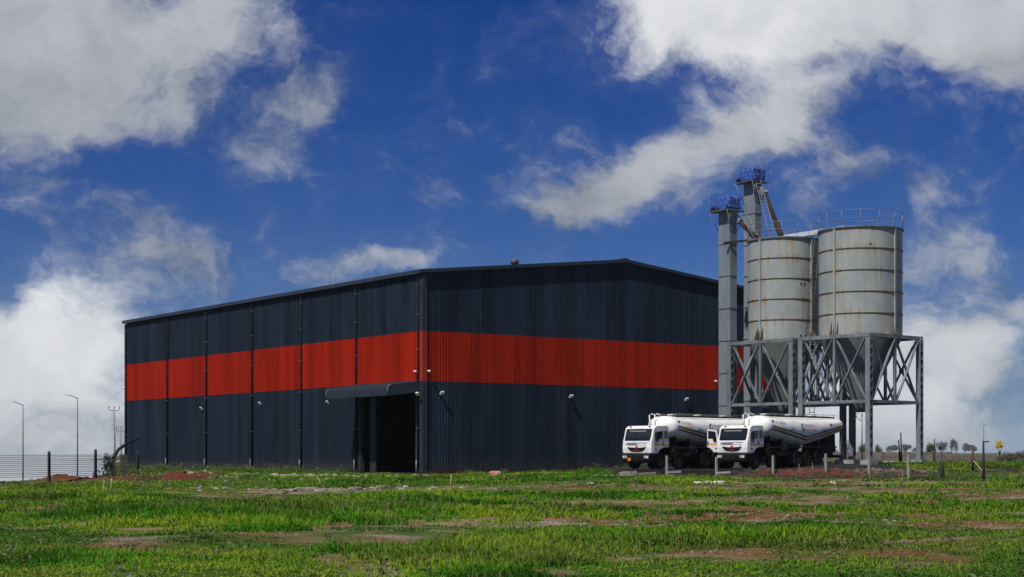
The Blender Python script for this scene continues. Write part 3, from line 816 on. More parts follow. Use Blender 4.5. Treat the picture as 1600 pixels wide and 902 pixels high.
# ------------------------------------------------------------------ bucket elevators
def elevator(px, d, ztop, secs, label, pipe, lad, brace=None, tarpd=0):
    loc = ((px - 800) / 2500 * d, d)
    o = thing('bucket_elevator', label, 'elevator', (*loc, 0), PHI, 'bucket elevators beside the silos')
    wx, wy = .72, 1.34
    inv = Matrix.Rotation(-PHI, 3, 'Z')
    L = lambda p: inv @ Vector((p[0] - loc[0], p[1] - loc[1], p[2]))
    z = ztop
    k = 0
    while z > .45:
        h = min(secs, z - .3)
        b = MB(); b.box((0, 0, z - h / 2), (wx, wy, h - .02)); b.build('casing_section', CASING, o)
        if k: b = MB(); b.box((0, 0, z), (wx + .09, wy + .09, .07)); b.build('flange', STEELD, o)
        z -= h; k += 1
    MB().box((0, 0, .25), (1.4, 1.9, .5)).build('boot', STEELD, o)
    # head under a tarpaulin
    hd = MB(); hd.box((0, 0, ztop + .18), (wx + .12, wy + .15, .36)); hd.build('head_casing', STEELD, o)
    bm = bmesh.new(); bmesh.ops.create_cube(bm, size=1.0)
    bmesh.ops.subdivide_edges(bm, edges=bm.edges[:], cuts=9, use_grid_fill=True)
    for vtx in bm.verts:
        x, y, zc = vtx.co
        n1 = float(fbm(x * 4 + px + zc * 2, y * 5 + zc * 4, 3)) - .5
        drop = max(0, -zc)
        n2 = vnoise(x * 7 + px, y * 7) - .5
        s_ = 1 + .26 * n1 + (.16 * drop)
        vtx.co = Vector((x * s_ * 1.15, y * s_ * 1.65, .60 + zc * .92 * (1.08 - .30 * (x * x + y * y)) + n2 * .70 * drop - .22 * n1))
    me = bpy.data.meshes.new('tarpaulin'); bm.to_mesh(me); bm.free()
    me.polygons.foreach_set('use_smooth', [True] * len(me.polygons)); me.materials.append(TARP)
    link('tarpaulin', me, o, (0, 0, ztop + .02))
    mt = MB(); mt.tube([(-.55, .75, ztop + .25), (-.55, 1.15, ztop + .25)], .22, 12); mt.box((-.5, .95, ztop + .06), (.6, .6, .14)); mt.build('drive_motor', BLACK, o)
    pl = MB(); a = 1.03
    pl.box((0, a - .30, ztop + .01), (2 * a, .60, .06)); pl.box((0, -a + .15, ztop + .01), (2 * a, .30, .06)); pl.box((-a + .28, 0, ztop + .014), (.56, 2 * a - .9, .06)); pl.box((a - .28, 0, ztop + .014), (.56, 2 * a - .9, .06))
    pl.build('platform', STEELD, o)
    rl = MB()
    for z in (.55, 1.08): rl.tube([(-a, -a, ztop + z), (a, -a, ztop + z), (a, a, ztop + z), (-a, a, ztop + z)], .011, 5, True)
    ra = rl.build('guard_rail', GALV, o)
    for (x, y) in ((-a, -a), (0, -a), (a, -a), (a, a), (-a, a), (-a, 0)): MB().tube([(x, y, ztop), (x, y, ztop + 1.08)], .012, 5).build('rail_post', GALV, ra)
    for (x, y) in ((-a, a), (-a, -a), (a, -a)):
        b = MB(); b.tube([(x, y, ztop - .02), (math.copysign(wx / 2, x), math.copysign(wy / 2, y), ztop - 1.6)], .03, 5); b.build('platform_strut', STEELD, o)
    # spout and chute
    p0, p1 = L(pipe[0]), L(pipe[1])
    b = MB(); b.bar(Vector((wx / 2 - .1, -.3, ztop - .25)), p0 + (p1 - p0) * .10, .46, .46); b.build('spout', CASING, o)
    b = MB(); b.tube([p0, p0 + (p1 - p0) * .72], .17, 12); ch = b.build('chute_pipe', RUSTP, o)
    b = MB(); b.tube([p0 + (p1 - p0) * .70, p1], .23, 12); b.build('chute_sleeve', RUSTP, ch)
    q0, q1 = L(lad[0]), L(lad[1])
    sd_ = (q1 - q0).cross(Vector((0, 0, 1))).normalized()
    ra_, rg = ladder_mb(q0, q1, L((loc[0] + 1, loc[1] - .5, 0)), .46, .42)
    lo = ra_.build('ladder', LADW, o)
    for g in rg: g.build('rung', LADW, lo)
    if brace:
        b = MB(); b.bar(L(brace[0]), L(brace[1]), .14, .16); b.build('tie_beam', RUSTP, o)
def PW(px, d, z): return ((px - 800) / 2500 * d, d, z)
elevator(1137, 127.5, 20.75, 2.57, 'shorter bucket elevator tower with blue tarpaulin, beside the warehouse gable',
         (PW(1153, 127.2, 20.05), PW(1184, 125.6, 18.25)), (PW(1182, 124.6, 18.3), PW(1159, 126.9, 20.75)), (PW(1131, 126.6, 18.15), PW(1168, 126.6, 18.35)))
elevator(1176, 132.3, 23.85, 2.57, 'taller bucket elevator tower with blue tarpaulin, rising behind the left silo',
         (PW(1193, 131.6, 23.2), PW(1222, 127.2, 18.6)), (PW(1209, 126.5, 18.4), PW(1184, 131.2, 23.9)))

# ------------------------------------------------------------------ tanker trucks
def text_geo(s, size):
    cu = bpy.data.curves.new('lettering', 'FONT'); cu.body = s; cu.size = size; cu.align_x = 'LEFT'; cu.resolution_u = 2
    o = bpy.data.objects.new('lettering', cu); COL.objects.link(o)
    me = o.to_mesh()
    vs = [tuple(v.co) for v in me.vertices]; fs = [tuple(p.vertices) for p in me.polygons]
    o.to_mesh_clear(); bpy.data.objects.remove(o); bpy.data.curves.remove(cu)
    return vs, fs

TX0, TX1, TXM = 2.15, 12.35, 7.35
def tank_sec(x):
    """centre height, half height, half width of the barrel at x"""
    top = 3.60
    if x < TXM: bot = 2.12 + (1.50 - 2.12) * ((x - TX0) / (TXM - TX0)) ** 1.15
    else: bot = 1.50 + (2.50 - 1.50) * ((x - TXM) / (TX1 - TXM)) ** 1.15
    zc, hz, hw = (top + bot) / 2, (top - bot) / 2, 1.20
    e = min((x - TX0) / .75, (TX1 - x) / .60)
    if e < 1:
        k = math.sqrt(max(0., 1 - (1 - e) ** 2.2))
        hz *= k; hw *= k; 
    return zc, hz, hw
def tank_y(x, z):
    zc, hz, hw = tank_sec(x)
    return hw * max(0., 1 - abs((z - zc) / max(hz, .01)) ** 2.3) ** (1 / 2.3)

def make_truck(loc, z, rz, label, door_open, plate):
    tr = thing('tanker_truck', label, 'truck', (*loc, z), rz, 'bulk tanker trucks')
    tr.scale = (1.04, 1.04, 1.04)
    # local axes: x runs from the front bumper to the rear, y to the truck's right, z up; near side is y = -1.22
    # chassis
    for y in (-.42, .42):
        b = MB(); b.bar((.5, y, .98), (11.7, y, .98), .10, .28); b.build('chassis_rail', BLACK, tr)
    b = MB()
    for x in (1.8, 4.2, 5.2, 9.6, 10.8): b.bar((x, -.42, .98), (x, .42, .98), .12, .22)
    b.build('cross_member', BLACK, tr)
    # tank
    b = MB(); nx, na = 60, 48; vs = []
    xs = [TX0 + (TX1 - TX0) * (.5 - .5 * math.cos(math.pi * i / nx)) for i in range(nx + 1)]
    for x in xs:
        zc, hz, hw = tank_sec(x)
        for k in range(na):
            a = 2 * math.pi * k / na; c, s_ = math.cos(a), math.sin(a); e = 2 / 2.3
            vs.append((x, hw * math.copysign(abs(c) ** e, c), zc + hz * math.copysign(abs(s_) ** e, s_)))
    fs = [(i * na + k, i * na + (k + 1) % na, (i + 1) * na + (k + 1) % na, (i + 1) * na + k) for i in range(nx) for k in range(na)]
    b.add(vs, fs, True); tank = b.build('tank_barrel', TANKW, tr)
    # saddle frames and hopper legs
    for x in (3.1, 4.6, 10.4):
        zb = tank_sec(x)[0] - tank_sec(x)[1]
        b = MB(); b.box((x, 0, (1.1 + zb + .25) / 2), (.14, 1.7, zb + .25 - 1.1)); b.build('tank_saddle', BLACK, tr)
    b = MB(); b.prism([(9.5, 1.1), (11.5, 1.1), (11.45, 2.5), (10.1, 2.15)], -.80, .80); b.build('rear_subframe', BLACK, tr)
    b = MB(); b.lathe([(.55, 1.62), (.22, 1.05), (.14, .85), (0, .85)], 16, c=(TXM, 0, 0)); b.build('discharge_hopper', BLACK, tr)
    # stripes on both sides following the V of the barrel
    def stripe(o0, o1, m_, nm, side):
        v_, f_ = [], []; n = 40; x0, x1 = 2.95, 12.05
        for i in range(n + 1):
            x = x0 + (x1 - x0) * i / n
            base = 2.95 + (2.22 - 2.95) * (x - x0) / (TXM - x0) if x < TXM else 2.22 + (3.08 - 2.22) * (x - TXM) / (x1 - TXM)
            for zz_ in (base - o0, base - o1): v_.append((x, side * (tank_y(x, zz_) + .010), zz_))
        f_ = [(2 * i, 2 * i + 1, 2 * i + 3, 2 * i + 2) for i in range(n)]
        q = MB(); q.add(v_, f_, True); q.build(nm, m_, tank)
    for sd_ in (-1, 1):
        stripe(0, .085, INKB, 'stripe', sd_); stripe(.090, .225, GOLD, 'stripe', sd_); stripe(.230, .315, INKB, 'stripe', sd_)
    def decal(s, size, x, zz_, m_, slope=0., bold=1.0):
        v_, f_ = text_geo(s, size)
        q = MB(); q.add([(x + a * bold, -(tank_y(x + a * bold, zz_ + c + slope * a) + .011), zz_ + c + slope * a) for a, c, _ in v_], f_); q.build('lettering', m_, tank)
    def patch(poly, x, zz_, m_):
        q = MB(); q.add([(x + a, -(tank_y(x + a, zz_ + c) + .010), zz_ + c) for a, c in poly], [tuple(range(len(poly)))]); q.build('emblem', m_, tank)
    def logo(x, zz_, sl):
        for k, (m_) in enumerate((INKN, INKG)):
            patch([(.17 * math.cos(t), .13 * math.sin(t) + .04 * (k * 2 - 1)) for t in [math.pi * (k + q / 8.) + .35 for q in range(9)]], x, zz_, m_)
        decal('CAL', .25, x + .24, zz_ - .10, INKN if sl > 0 else INKR, sl); decal('CEON', .25, x + .24 + .52, zz_ - .10 + .52 * sl, INKR, sl)
    logo(3.15, 3.20, -.10); logo(10.35, 3.04, .13)
    # middle emblem: a hexagon block with a leaf top
    patch([(-.22, -.08), (-.22, .14), (0, .30), (.22, .14), (.22, -.08), (.08, -.02), (.08, .10), (0, .16), (-.08, .10), (-.08, -.02)], 6.75, 2.84, INKN)
    patch([(-.22, -.14), (-.08, -.08), (-.08, -.30), (-.22, -.22)], 6.75, 2.84, INKG); patch([(.22, -.14), (.08, -.08), (.08, -.30), (.22, -.22)], 6.75, 2.84, INKG)
    patch([(-.05, -.06), (.05, -.06), (.05, -.34), (-.05, -.34)], 6.75, 2.84, INKG)
    decal('MAJANTA', .29, 7.05, 2.86, INKN); decal('INDUSTRIES', .27, 7.05, 2.58, INKR, bold=.93)
    for (x, zz_, wd) in ((5.30, 2.74, .30), (5.10, 2.62, .75), (9.25, 2.76, .28), (9.0, 2.62, .72), (7.15, 2.47, .5)):
        patch([(0, 0), (wd, 0), (wd, .05), (0, .05)], x, zz_, INKG)
    # top walkway, rail, manholes, ladder hoop at the front
    b = MB(); b.box((7.2, -.30, 3.625), (8.0, .5, .04)); b.build('walkway', GALV, tank)
    for y in (-.78, .78):
        b = MB(); b.bar((3.2, y, 3.56), (11.4, y, 3.56), .05, .09); b.build('side_channel', BLACK, tank)
        b = MB(); b.tube([(3.2, y, 3.74), (11.5, y, 3.74)], .016, 5)
        for k in range(7): b.tube([(3.2 + k * 1.35, y, 3.50), (3.2 + k * 1.35, y, 3.74)], .016, 5)
        b.build('walkway_rail', GALV, tank)
    for x in (3.9, 6.9, 9.9):
        b = MB(); b.lathe([(.26, 3.55), (.26, 3.68), (.30, 3.68), (.30, 3.73), (0, 3.76)], 18, c=(x, .1, 0)); b.build('manhole', mat('manhole_cream', (.62, .60, .52), None, .5), tank)
    b = MB(); b.tube([(2.15, .6, 2.6), (2.10, .6, 3.66), (2.3, .6, 3.74), (2.75, .6, 3.68)], .040, 8); b.tube([(2.15, .15, 2.6), (2.10, .15, 3.66), (2.3, .15, 3.74), (2.75, .15, 3.68)], .040, 8)
    b.build('hand_hoop', WHITE, tank)
    for x in (6.2, 9.0):
        b = MB(); b.tube([(x, -1.0, 1.25), (x, -1.06, 1.95)], .03, 6); b.build('hose_stub', GALV, tr)
    # air piping, tanks, mudguards below
    b = MB(); b.tube([(3.8, -.85, 1.0), (5.2, -.85, 1.0)], .30, 16); b.build('fuel_tank', BLACK, tr)
    b = MB(); b.tube([(4.1, .85, 1.0), (5.2, .85, 1.0)], .26, 14); b.build('air_tank', BLACK, tr)
    b = MB(); b.tube([(2.2, -1.12, 1.42), (11.2, -1.12, 1.48)], .04, 8); b.build('air_pipe', BLACK, tr)
    b = MB(); b.box((11.75, 0, .82), (.12, 2.2, .20)); b.build('rear_bumper', BLACK, tr)
    # wheels
    tm = MB(); tm.lathe([(.27, -.13), (.40, -.155), (.49, -.14), (.525, -.09), (.53, 0), (.525, .09), (.49, .14), (.40, .155), (.27, .13)], 28, 'y'); tyre = tm.mesh('wheel', RUBBER)
    rm_ = MB(); rm_.lathe([(.28, -.12), (.26, -.14), (.24, -.06), (.15, -.02), (.13, -.10), (.10, -.13), (0, -.13)], 20, 'y')
    for k in range(8):
        a = 2 * math.pi * k / 8; rm_.lathe([(.018, -.05), (.018, -.02)], 6, 'y', (.19 * math.cos(a), 0, .19 * math.sin(a)))
    rim = rm_.mesh('rim', RIM); rim2 = rim.copy()
    for ax, dual in ((1.10, 0), (3.05, 0), (6.15, 1), (7.45, 1), (8.75, 1)):
        b = MB(); b.tube([(ax, -.9, .53), (ax, .9, .53)], .09, 8); b.build('axle', BLACK, tr)
        for sd_ in (-1, 1):
            for d in range(1 + dual):
                wh = link('wheel', tyre, tr, (ax, sd_ * (1.04 - d * .34), .53))
                if d == 0:
                    wh.rotation_euler = (0, random.random() * 3, 0 if sd_ < 0 else math.pi)
                    link('rim', rim, wh)
        if ax > 2:
            for sd_ in (-1, 1):
                b = MB(); pts = [(ax + .66 * math.cos(R(q)), .53 + .66 * math.sin(R(q))) for q in range(25, 156, 13)]
                pts2 = [(ax + .63 * math.cos(R(q)), .53 + .63 * math.sin(R(q))) for q in range(155, 24, -13)]
                b.prism(pts + pts2, sd_ * 1.20, sd_ * (.66 if dual else .84)); b.build('mudguard', BLACK, tr)
    # bumper, lamps, plate
    b = MB(); b.prism([(-.10, .52), (-.14, .62), (-.14, .92), (-.06, 1.02), (.30, 1.02), (.42, .80), (.36, .52)], -1.18, 1.18); bp_ = b.build('bumper', BLACK, tr)
    for y in (-.90, .90):
        b = MB(); b.box((-.145, y, .83), (.05, .34, .15)); hl = b.build('headlight', LENS, bp_)
        b = MB(); b.box((-.172, y + (.05 if y < 0 else -.05), .83), (.012, .12, .11)); b.build('reflector', GALV, hl)
    if plate:
        b = MB(); b.box((-.165, .52, .67), (.02, .26, .20)); b.build('number_plate', PLATE, tr)
    # cab shell
    prof = [(.06, 1.03), (.0, 1.10), (-.03, 1.42), (.02, 1.88), (.10, 2.10), (.27, 2.66), (.36, 2.80), (.58, 2.90), (1.60, 2.93), (1.84, 2.88), (1.90, 2.76), (1.92, 1.47),
            (1.55, 1.45), (1.30, 1.43), (1.02, 1.36), (.82, 1.22), (.70, 1.03)]
    cx_, cz_ = .95, 1.95
    ys = [(-1.22, .955), (-1.20, .985), (-1.12, 1.0), (1.12, 1.0), (1.20, .985), (1.22, .955)]
    b = MB(); vs = []; n = len(prof)
    for (y, k) in ys: vs += [(cx_ + (x - cx_) * k, y, cz_ + (zz_ - cz_) * k) for x, zz_ in prof]
    fs = [(r * n + i, r * n + (i + 1) % n, (r + 1) * n + (i + 1) % n, (r + 1) * n + i) for r in range(len(ys) - 1) for i in range(n)]
    fs += [tuple(range(n)), tuple((len(ys) - 1) * n + i for i in range(n))]
    b.add(vs, fs); cab = b.build('cab', WHITE, tr)
    # windscreen lies on the raked face
    def rake(zz_):
        pts = ((1.88, .02), (2.10, .10), (2.66, .27), (2.80, .36))
        for (z0, x0), (z1, x1) in zip(pts, pts[1:]):
            if zz_ <= z1: return x0 + (x1 - x0) * (zz_ - z0) / (z1 - z0)
        return .36
    def front(y0, y1, z0, z1, off, m_, nm, par, n=6, inset=.0):
        v_ = []
        for i in range(n + 1):
            zz_ = z0 + (z1 - z0) * i / n
            ins = inset * (1 if i in (0, n) else 0)
            for y in (y0 + ins, y1 - ins): v_.append((rake(zz_) - off, y, zz_))
        for i in range(n + 1):
            zz_ = z0 + (z1 - z0) * i / n
            ins = inset * (1 if i in (0, n) else 0)
            for y in (y0 + ins, y1 - ins): v_.append((rake(zz_) + .02, y, zz_))
        f_ = [(2 * i, 2 * i + 1, 2 * i + 3, 2 * i + 2) for i in range(n)]
        k = 2 * (n + 1)
        f_ += [(2 * i, 2 * i + 2, k + 2 * i + 2, k + 2 * i) for i in range(n)] + [(2 * i + 1, 2 * i + 3, k + 2 * i + 3, k + 2 * i + 1) for i in range(n)] + [(0, 1, k + 1, k), (2 * n, 2 * n + 1, k + 2 * n + 1, k + 2 * n)]
        q = MB(); q.add(v_, f_); return q.build(nm, m_, par)
    front(-1.08, 1.08, 1.90, 2.70, .010, BLACK, 'windscreen_seal', cab, 8, .05)
    ws_ = front(-1.04, 1.04, 1.94, 2.66, .022, GLASS, 'windscreen', cab, 8, .04)
    v_, f_ = text_geo('OM BANALING NAMO', .135)
    q = MB(); q.add([(rake(2.50 + c) - .026, .78 - a * 1.02, 2.50 + c) for a, c, _ in v_], f_); q.build('lettering', mat('decal_white', (.6, .6, .6), None, .5), ws_)
    for y in (-.35, .45):
        b = MB(); b.tube([(rake(1.95) - .05, y, 1.93), (rake(2.12) - .05, y + .42, 2.10)], .012, 5); b.build('wiper', BLACK, ws_)
    # grille: a smiling dark mouth with a round badge, and two crease lines
    b = MB(); b.prism([(-.80, 1.50), (-.55, 1.47), (0, 1.44), (.55, 1.47), (.80, 1.50), (.62, 1.30), (.45, 1.22), (0, 1.20), (-.45, 1.22), (-.62, 1.30)], -.05, .0, 'yz'); gr = b.build('grille', BLACK, cab)
    b = MB(); b.lathe([(.0, -.075), (.10, -.07), (.115, -.04), (.115, 0)], 18, 'x', (0, 0, 1.45)); b.build('badge', INKR, gr)
    b = MB(); b.box((-.062, 0, 1.27), (.012, .34, .09)); b.build('grille_badge', mat('badge_dark_red', (.22, .02, .02), None, .5), gr)
    for (zz_, wd) in ((1.62, 1.5), (1.78, 1.7)):
        b = MB(); b.box((-.022, 0, zz_), (.02, wd, .022)); b.build('crease', mat('crease_grey', (.42, .42, .43), None, .5), cab)
    b = MB(); b.box((-.030, .45, 1.69), (.012, 1.0, .045)); b.build('name_strip', INKG, cab)
    for y in (-.8, .8):
        b = MB(); b.box((.345, y, 2.845), (.10, .12, .05)); b.build('marker_lamp', BLACK, cab)
    # doors and side glass
    door = [(.20, 1.12), (.16, 1.40), (.20, 1.92), (.40, 2.60), (1.30, 2.68), (1.30, 1.46), (1.02, 1.39), (.80, 1.25), (.70, 1.12)]
    glass = [(.40, 1.78), (.40, 2.02), (.52, 2.50), (1.20, 2.56), (1.20, 2.04), (.78, 2.02), (.66, 1.78)]
    quarter = [(1.40, 2.04), (1.40, 2.57), (1.72, 2.57), (1.76, 2.10), (1.70, 2.04)]
    def side_parts(sd_, par, openx=None):
        y = sd_ * 1.222
        d = MB(); d.prism(door, y, y + sd_ * .014); dr = d.build('door', WHITE, par)
        g = MB(); g.prism(glass, y + sd_ * .012, y + sd_ * .026); gl = g.build('door_window', GLASS, dr)
        h = MB(); h.box((1.20, y + sd_ * .03, 1.74), (.07, .05, .24)); h.build('door_handle', BLACK, dr)
        s_ = MB(); s_.prism([(.205, 1.60), (.205, 1.72), (1.295, 1.72), (1.295, 1.60)], y + sd_ * .0135, y + sd_ * .019); s_.build('stripe', ORANGE, dr)
        s_ = MB(); s_.box((.45, y + sd_ * .02, 1.36), (.16, .02, .07)); s_.build('side_lamp', BLACK, dr)
        return dr
    nd = side_parts(-1, cab)
    for sd_ in (-1, 1):
        y = sd_ * 1.222
        g = MB(); g.prism(quarter, y - sd_ * .02, y + sd_ * .014); g.build('quarter_window', GLASS, cab)
        s_ = MB(); s_.prism([(1.305, 1.60), (1.305, 1.72), (1.88, 1.72), (1.88, 1.60)], y - sd_ * .02, y + sd_ * .006); s_.build('stripe', ORANGE, cab)
        # mirrors on long arms
        b = MB(); b.box((.28, sd_ * 1.42, 2.22), (.09, .22, .46)); mi = b.build('mirror', BLACK, cab)
        b = MB(); b.tube([(.34, sd_ * 1.20, 2.60), (.27, sd_ * 1.42, 2.52), (.27, sd_ * 1.42, 1.92), (.30, sd_ * 1.20, 1.86)], .016, 6); b.build('mirror_arm', BLACK, mi)
        # front arch
        b = MB(); pts = [(1.10 + .72 * math.cos(R(q)), .62 + .80 * math.sin(R(q))) for q in range(0, 181, 12)]
        pts2 = [(1.10 + .66 * math.cos(R(q)), .62 + .74 * math.sin(R(q))) for q in range(180, -1, -12)]
        b.prism(pts + pts2, sd_ * 1.215, sd_ * .80); b.build('front_mudguard', BLACK, cab)
        b = MB(); b.box((.62, sd_ * 1.08, .78), (.30, .22, .06)); b.build('step', BLACK, cab)
    fd = side_parts(1, cab)
    if door_open:
        # swing the far door about its front edge
        hx, hy, ang = .20, 1.222, R(80)
        b = MB(); b.prism([(.26, 1.16), (.24, 1.90), (.44, 2.56), (1.26, 2.62), (1.26, 1.50), (.78, 1.28), (.68, 1.16)], 1.2225, 1.226); b.build('opening_shade_plate', BLACK, cab)  # black plate on the solid cab, painting the shaded inside of the doorway
        fd.matrix_local = Matrix.Translation((hx, hy, 0)) @ Matrix.Rotation(ang, 4, 'Z') @ Matrix.Translation((-hx, -hy, 0))
        fd['label'] = 'driver door standing wide open'
    # engine bay and cab rear
    b = MB(); b.box((1.2, 0, 1.2), (1.5, 1.5, .55)); b.build('engine_block', BLACK, tr)
    b = MB(); b.box((2.15, -.9, 1.35), (.25, .5, .9)); b.build('air_intake', BLACK, tr)
    return tr

TRZ = R(90 - 43)
def truck_origin(px, d):
    fx, fy = (px - 800) / 2500 * d, d      # near front corner
    th = R(43); lft = (math.cos(th), -math.sin(th))
    return (fx - lft[0] * 1.22, fy - lft[1] * 1.22)
make_truck(truck_origin(1017, 109.7), .40, TRZ, 'white bulk tanker truck on the left, nearest the gable wall, doors shut', False, True)
make_truck(truck_origin(1167, 109.5), .43, TRZ, 'white bulk tanker truck on the right below the silos, far door open', True, False)

# ------------------------------------------------------------------ wire fence, poles and odds and ends at the left
def gz(x, y): return float(land(x, y))
FA, FB = (-25.6, 76.0), (-21.6, 88.0)
fen = thing('wire_fence', 'dark post and wire fence at the left edge in front of the water', 'fence')
fpts = []
for k in range(5):
    t = (k - .55) / 3.0
    x, y = FA[0] + (FB[0] - FA[0]) * t, FA[1] + (FB[1] - FA[1]) * t
    fpts.append((x, y))
    z = gz(x, y)
    b = MB(); b.lathe([(.085, -.2), (.08, 1.50), (.06, 1.58), (0, 1.60)], 10, c=(x, y, z)); b.build('post', mat('fence_post', (.035, .035, .04), (.02, .02, .022), .8, 0, 5), fen)
for k in range(12):
    z = .30 + k * .098
    b = MB(); b.tube([(x, y - .09, gz(*fpts[1]) + z + .006 * math.sin(k * 3 + j * 5)) for j, (x, y) in enumerate([fpts[0], fpts[1], fpts[2], fpts[3], fpts[4]])], .013, 4); b.build('wire', mat('fence_wire', (.10, .105, .11), None, .5, .3), fen)

def street_lamp(px, d, top_y, arm, label, m_=POLE, dark=False):
    x = (px - 800) / 2500 * d; z0 = gz(x, d); zt = (707 - top_y) * d / 2500 + 1.58
    o = thing('street_lamp', label, 'street lamp', (x, d, z0), 0, 'slim street lamps')
    MB().tube([(0, 0, -.1), (0, 0, (zt - z0) * .55), (0, 0, zt - z0)], .038, 8, r2=.024).build('pole', m_, o)
    MB().tube([(0, 0, zt - z0 - .05), (arm * .6, 0, zt - z0 + .08), (arm, 0, zt - z0 + .12)], .022, 6).build('arm', m_, o)
    h = MB(); h.bar((arm * .82, 0, zt - z0 + .11), (arm * 1.25, 0, zt - z0 + .16), .14, .06); h.build('lamp_head', LAMP, o)
    MB().box((0, 0, .02), (.26, .26, .10)).build('base', CONC, o)
street_lamp(36, 85.5, 632, -.50, 'slim grey street lamp behind the wire fence, at the left edge')
street_lamp(121, 86.5, 621, -.55, 'slim grey street lamp beside the second fence post, the taller one')
street_lamp(1537, 150.0, 664, .42, 'slim grey street lamp behind the dark pole at the far right')

def power_pole(px, d, top_y, label, sc_=1.):
    x = (px - 800) / 2500 * d; z0 = gz(x, d); zt = (707 - top_y) * d / 2500 + 1.58 - z0
    o = thing('power_pole', label, 'power pole', (x, d, z0), .4)
    MB().tube([(0, 0, -.1), (.03, 0, zt * .5), (-.02, 0, zt)], .065, 8, r2=.045).build('mast', mat('pole_pale', (.30, .27, .24), (.2, .17, .15), .85, 0, 4), o)
    MB().tube([(-.34 * sc_, 0, zt + .02), (-.30 * sc_, 0, zt - .12), (.30 * sc_, 0, zt - .12), (.34 * sc_, 0, zt + .02)], .022, 6).build('cross_arm', POLE, o)
    for q in (-.34, .0, .34):
        MB().lathe([(.02, 0), (.04, .03), (.03, .08), (.045, .12), (.0, .18)], 8, c=(q * sc_, 0, zt + .02)).build('insulator', CONC, o)
power_pole(178.5, 104.0, 639, 'leaning wooden power pole with three insulators left of the warehouse')
power_pole(188.5, 106.0, 671, 'short dark power pole beside the far left warehouse corner', .8)

x, d = (174 - 800) / 2500 * 99, 99.
b = MB(); pts = [(-24.4, 97.5, .55), (-24.35, 97.6, 1.2), (-24.1, 98.0, 1.75), (-23.75, 98.8, 2.15), (-23.6, 100.5, 2.42), (-24.3, 104, 2.5)]
b.tube(pts, .10, 10); o = b.build('black_hose', mat('hose_black', (.012, .012, .013), None, .5)); tag(o, 'thick black hose arching up towards the far left warehouse corner', 'hose')
gp = thing('block_pillar', 'mossy concrete block pillar beside the far left warehouse corner', 'pillar', (-24.15, 99.5, gz(-24.15, 99.5)), .3)
for k in range(6):
    MB().box((0, 0, .12 + k * .245), (.40 + .02 * (k % 2), .40, .238), .03 * (k % 3)).build('block', mat('mossy_block', (.10, .105, .07), (.06, .065, .04), .95, 0, 4), gp)
b = MB(); b.tube([(-23.35, 89.2, -.05), (-23.35, 89.2, .45), (-23.30, 89.2, .55), (-23.05, 89.2, .58), (-22.98, 89.2, .45)], .045, 8)
tag(b.build('bent_pipe', mat('pipe_blue_grey', (.16, .22, .28), None, .5)), 'small bent blue grey pipe standing in front of the water', 'pipe')

# ------------------------------------------------------------------ leafy things
def leaf_cloud(n, rx, ry, rz, cz, size, seed, lumps=5):
    r_ = np.random.default_rng(seed)
    cs = np.stack([r_.normal(0, .42, lumps) * rx, r_.normal(0, .42, lumps) * ry, cz + r_.uniform(-.45, .5, lumps) * rz], -1)
    k = r_.integers(0, lumps, n)
    d = r_.normal(size=(n, 3)); d /= np.linalg.norm(d, axis=1)[:, None]
    rad = r_.uniform(.35, 1., n) ** .6
    p = cs[k] + d * rad[:, None] * np.array([rx, ry, rz]) * .55
    nrm = d + r_.normal(0, .6, (n, 3)); nrm /= np.linalg.norm(nrm, axis=1)[:, None]
    t = np.cross(nrm, r_.normal(size=(n, 3))); t /= np.linalg.norm(t, axis=1)[:, None]
    u = np.cross(nrm, t)
    s = (size * r_.uniform(.6, 1.3, n))[:, None]
    v = np.stack([p - t * s, p - u * s * .5, p + t * s, p + u * s * .5], 1).reshape(-1, 3)
    f = np.arange(4 * n).reshape(n, 4)
    return v, f
def fast_mesh(name, v, f, m_, smooth=False):
    me = bpy.data.meshes.new(name); k = f.shape[1]
    me.vertices.add(len(v)); me.vertices.foreach_set('co', np.ascontiguousarray(v, np.float32).ravel())
    me.loops.add(f.size); me.loops.foreach_set('vertex_index', np.ascontiguousarray(f, np.int32).ravel())
    me.polygons.add(len(f)); me.polygons.foreach_set('loop_start', np.arange(0, f.size, k)); me.polygons.foreach_set('loop_total', np.full(len(f), k))
    me.update(calc_edges=True)
    if m_: me.materials.append(m_)
    return me
def tree(name, label, cat, px, d, base_y, top_y, half_px, m_, seed, group, n=900, trunk=True, slim=False):
    x = (px - 800) / 2500 * d; z0 = min(gz(x, d), (707 - base_y) * d / 2500 + 1.58); z1 = (707 - top_y) * d / 2500 + 1.58
    h = z1 - z0; rx = half_px * d / 2500
    o = thing(name, label, cat, (x, d, z0), seed * .7, group)
    if trunk:
        b = MB(); tz = h * .55
        b.tube([(0, 0, -.2), (.05 * rx, 0, tz * .5), (-.04 * rx, .02, tz)], max(.06, h * .03), 7, r2=max(.03, h * .012))
        for k in range(4):
            a = k * 1.7 + seed
            b.tube([(0, 0, tz * .6), (.5 * rx * math.cos(a), .5 * rx * math.sin(a), tz * 1.15)], h * .012 + .02, 5, r2=.02)
        b.build('trunk', BARK, o)
    v, f = leaf_cloud(n, rx * .95, rx * .95, h * (.50 if trunk else .52) if not slim else rx * 1.1, h * (.62 if trunk else .48) if not slim else h - rx * .8, max(.07, rx * .13) * (1.6 if slim else 1), seed, 9)
    v[:, 2] = np.maximum(v[:, 2], .02)
    link('crown', fast_mesh('crown', v, f, m_), o)
    return o
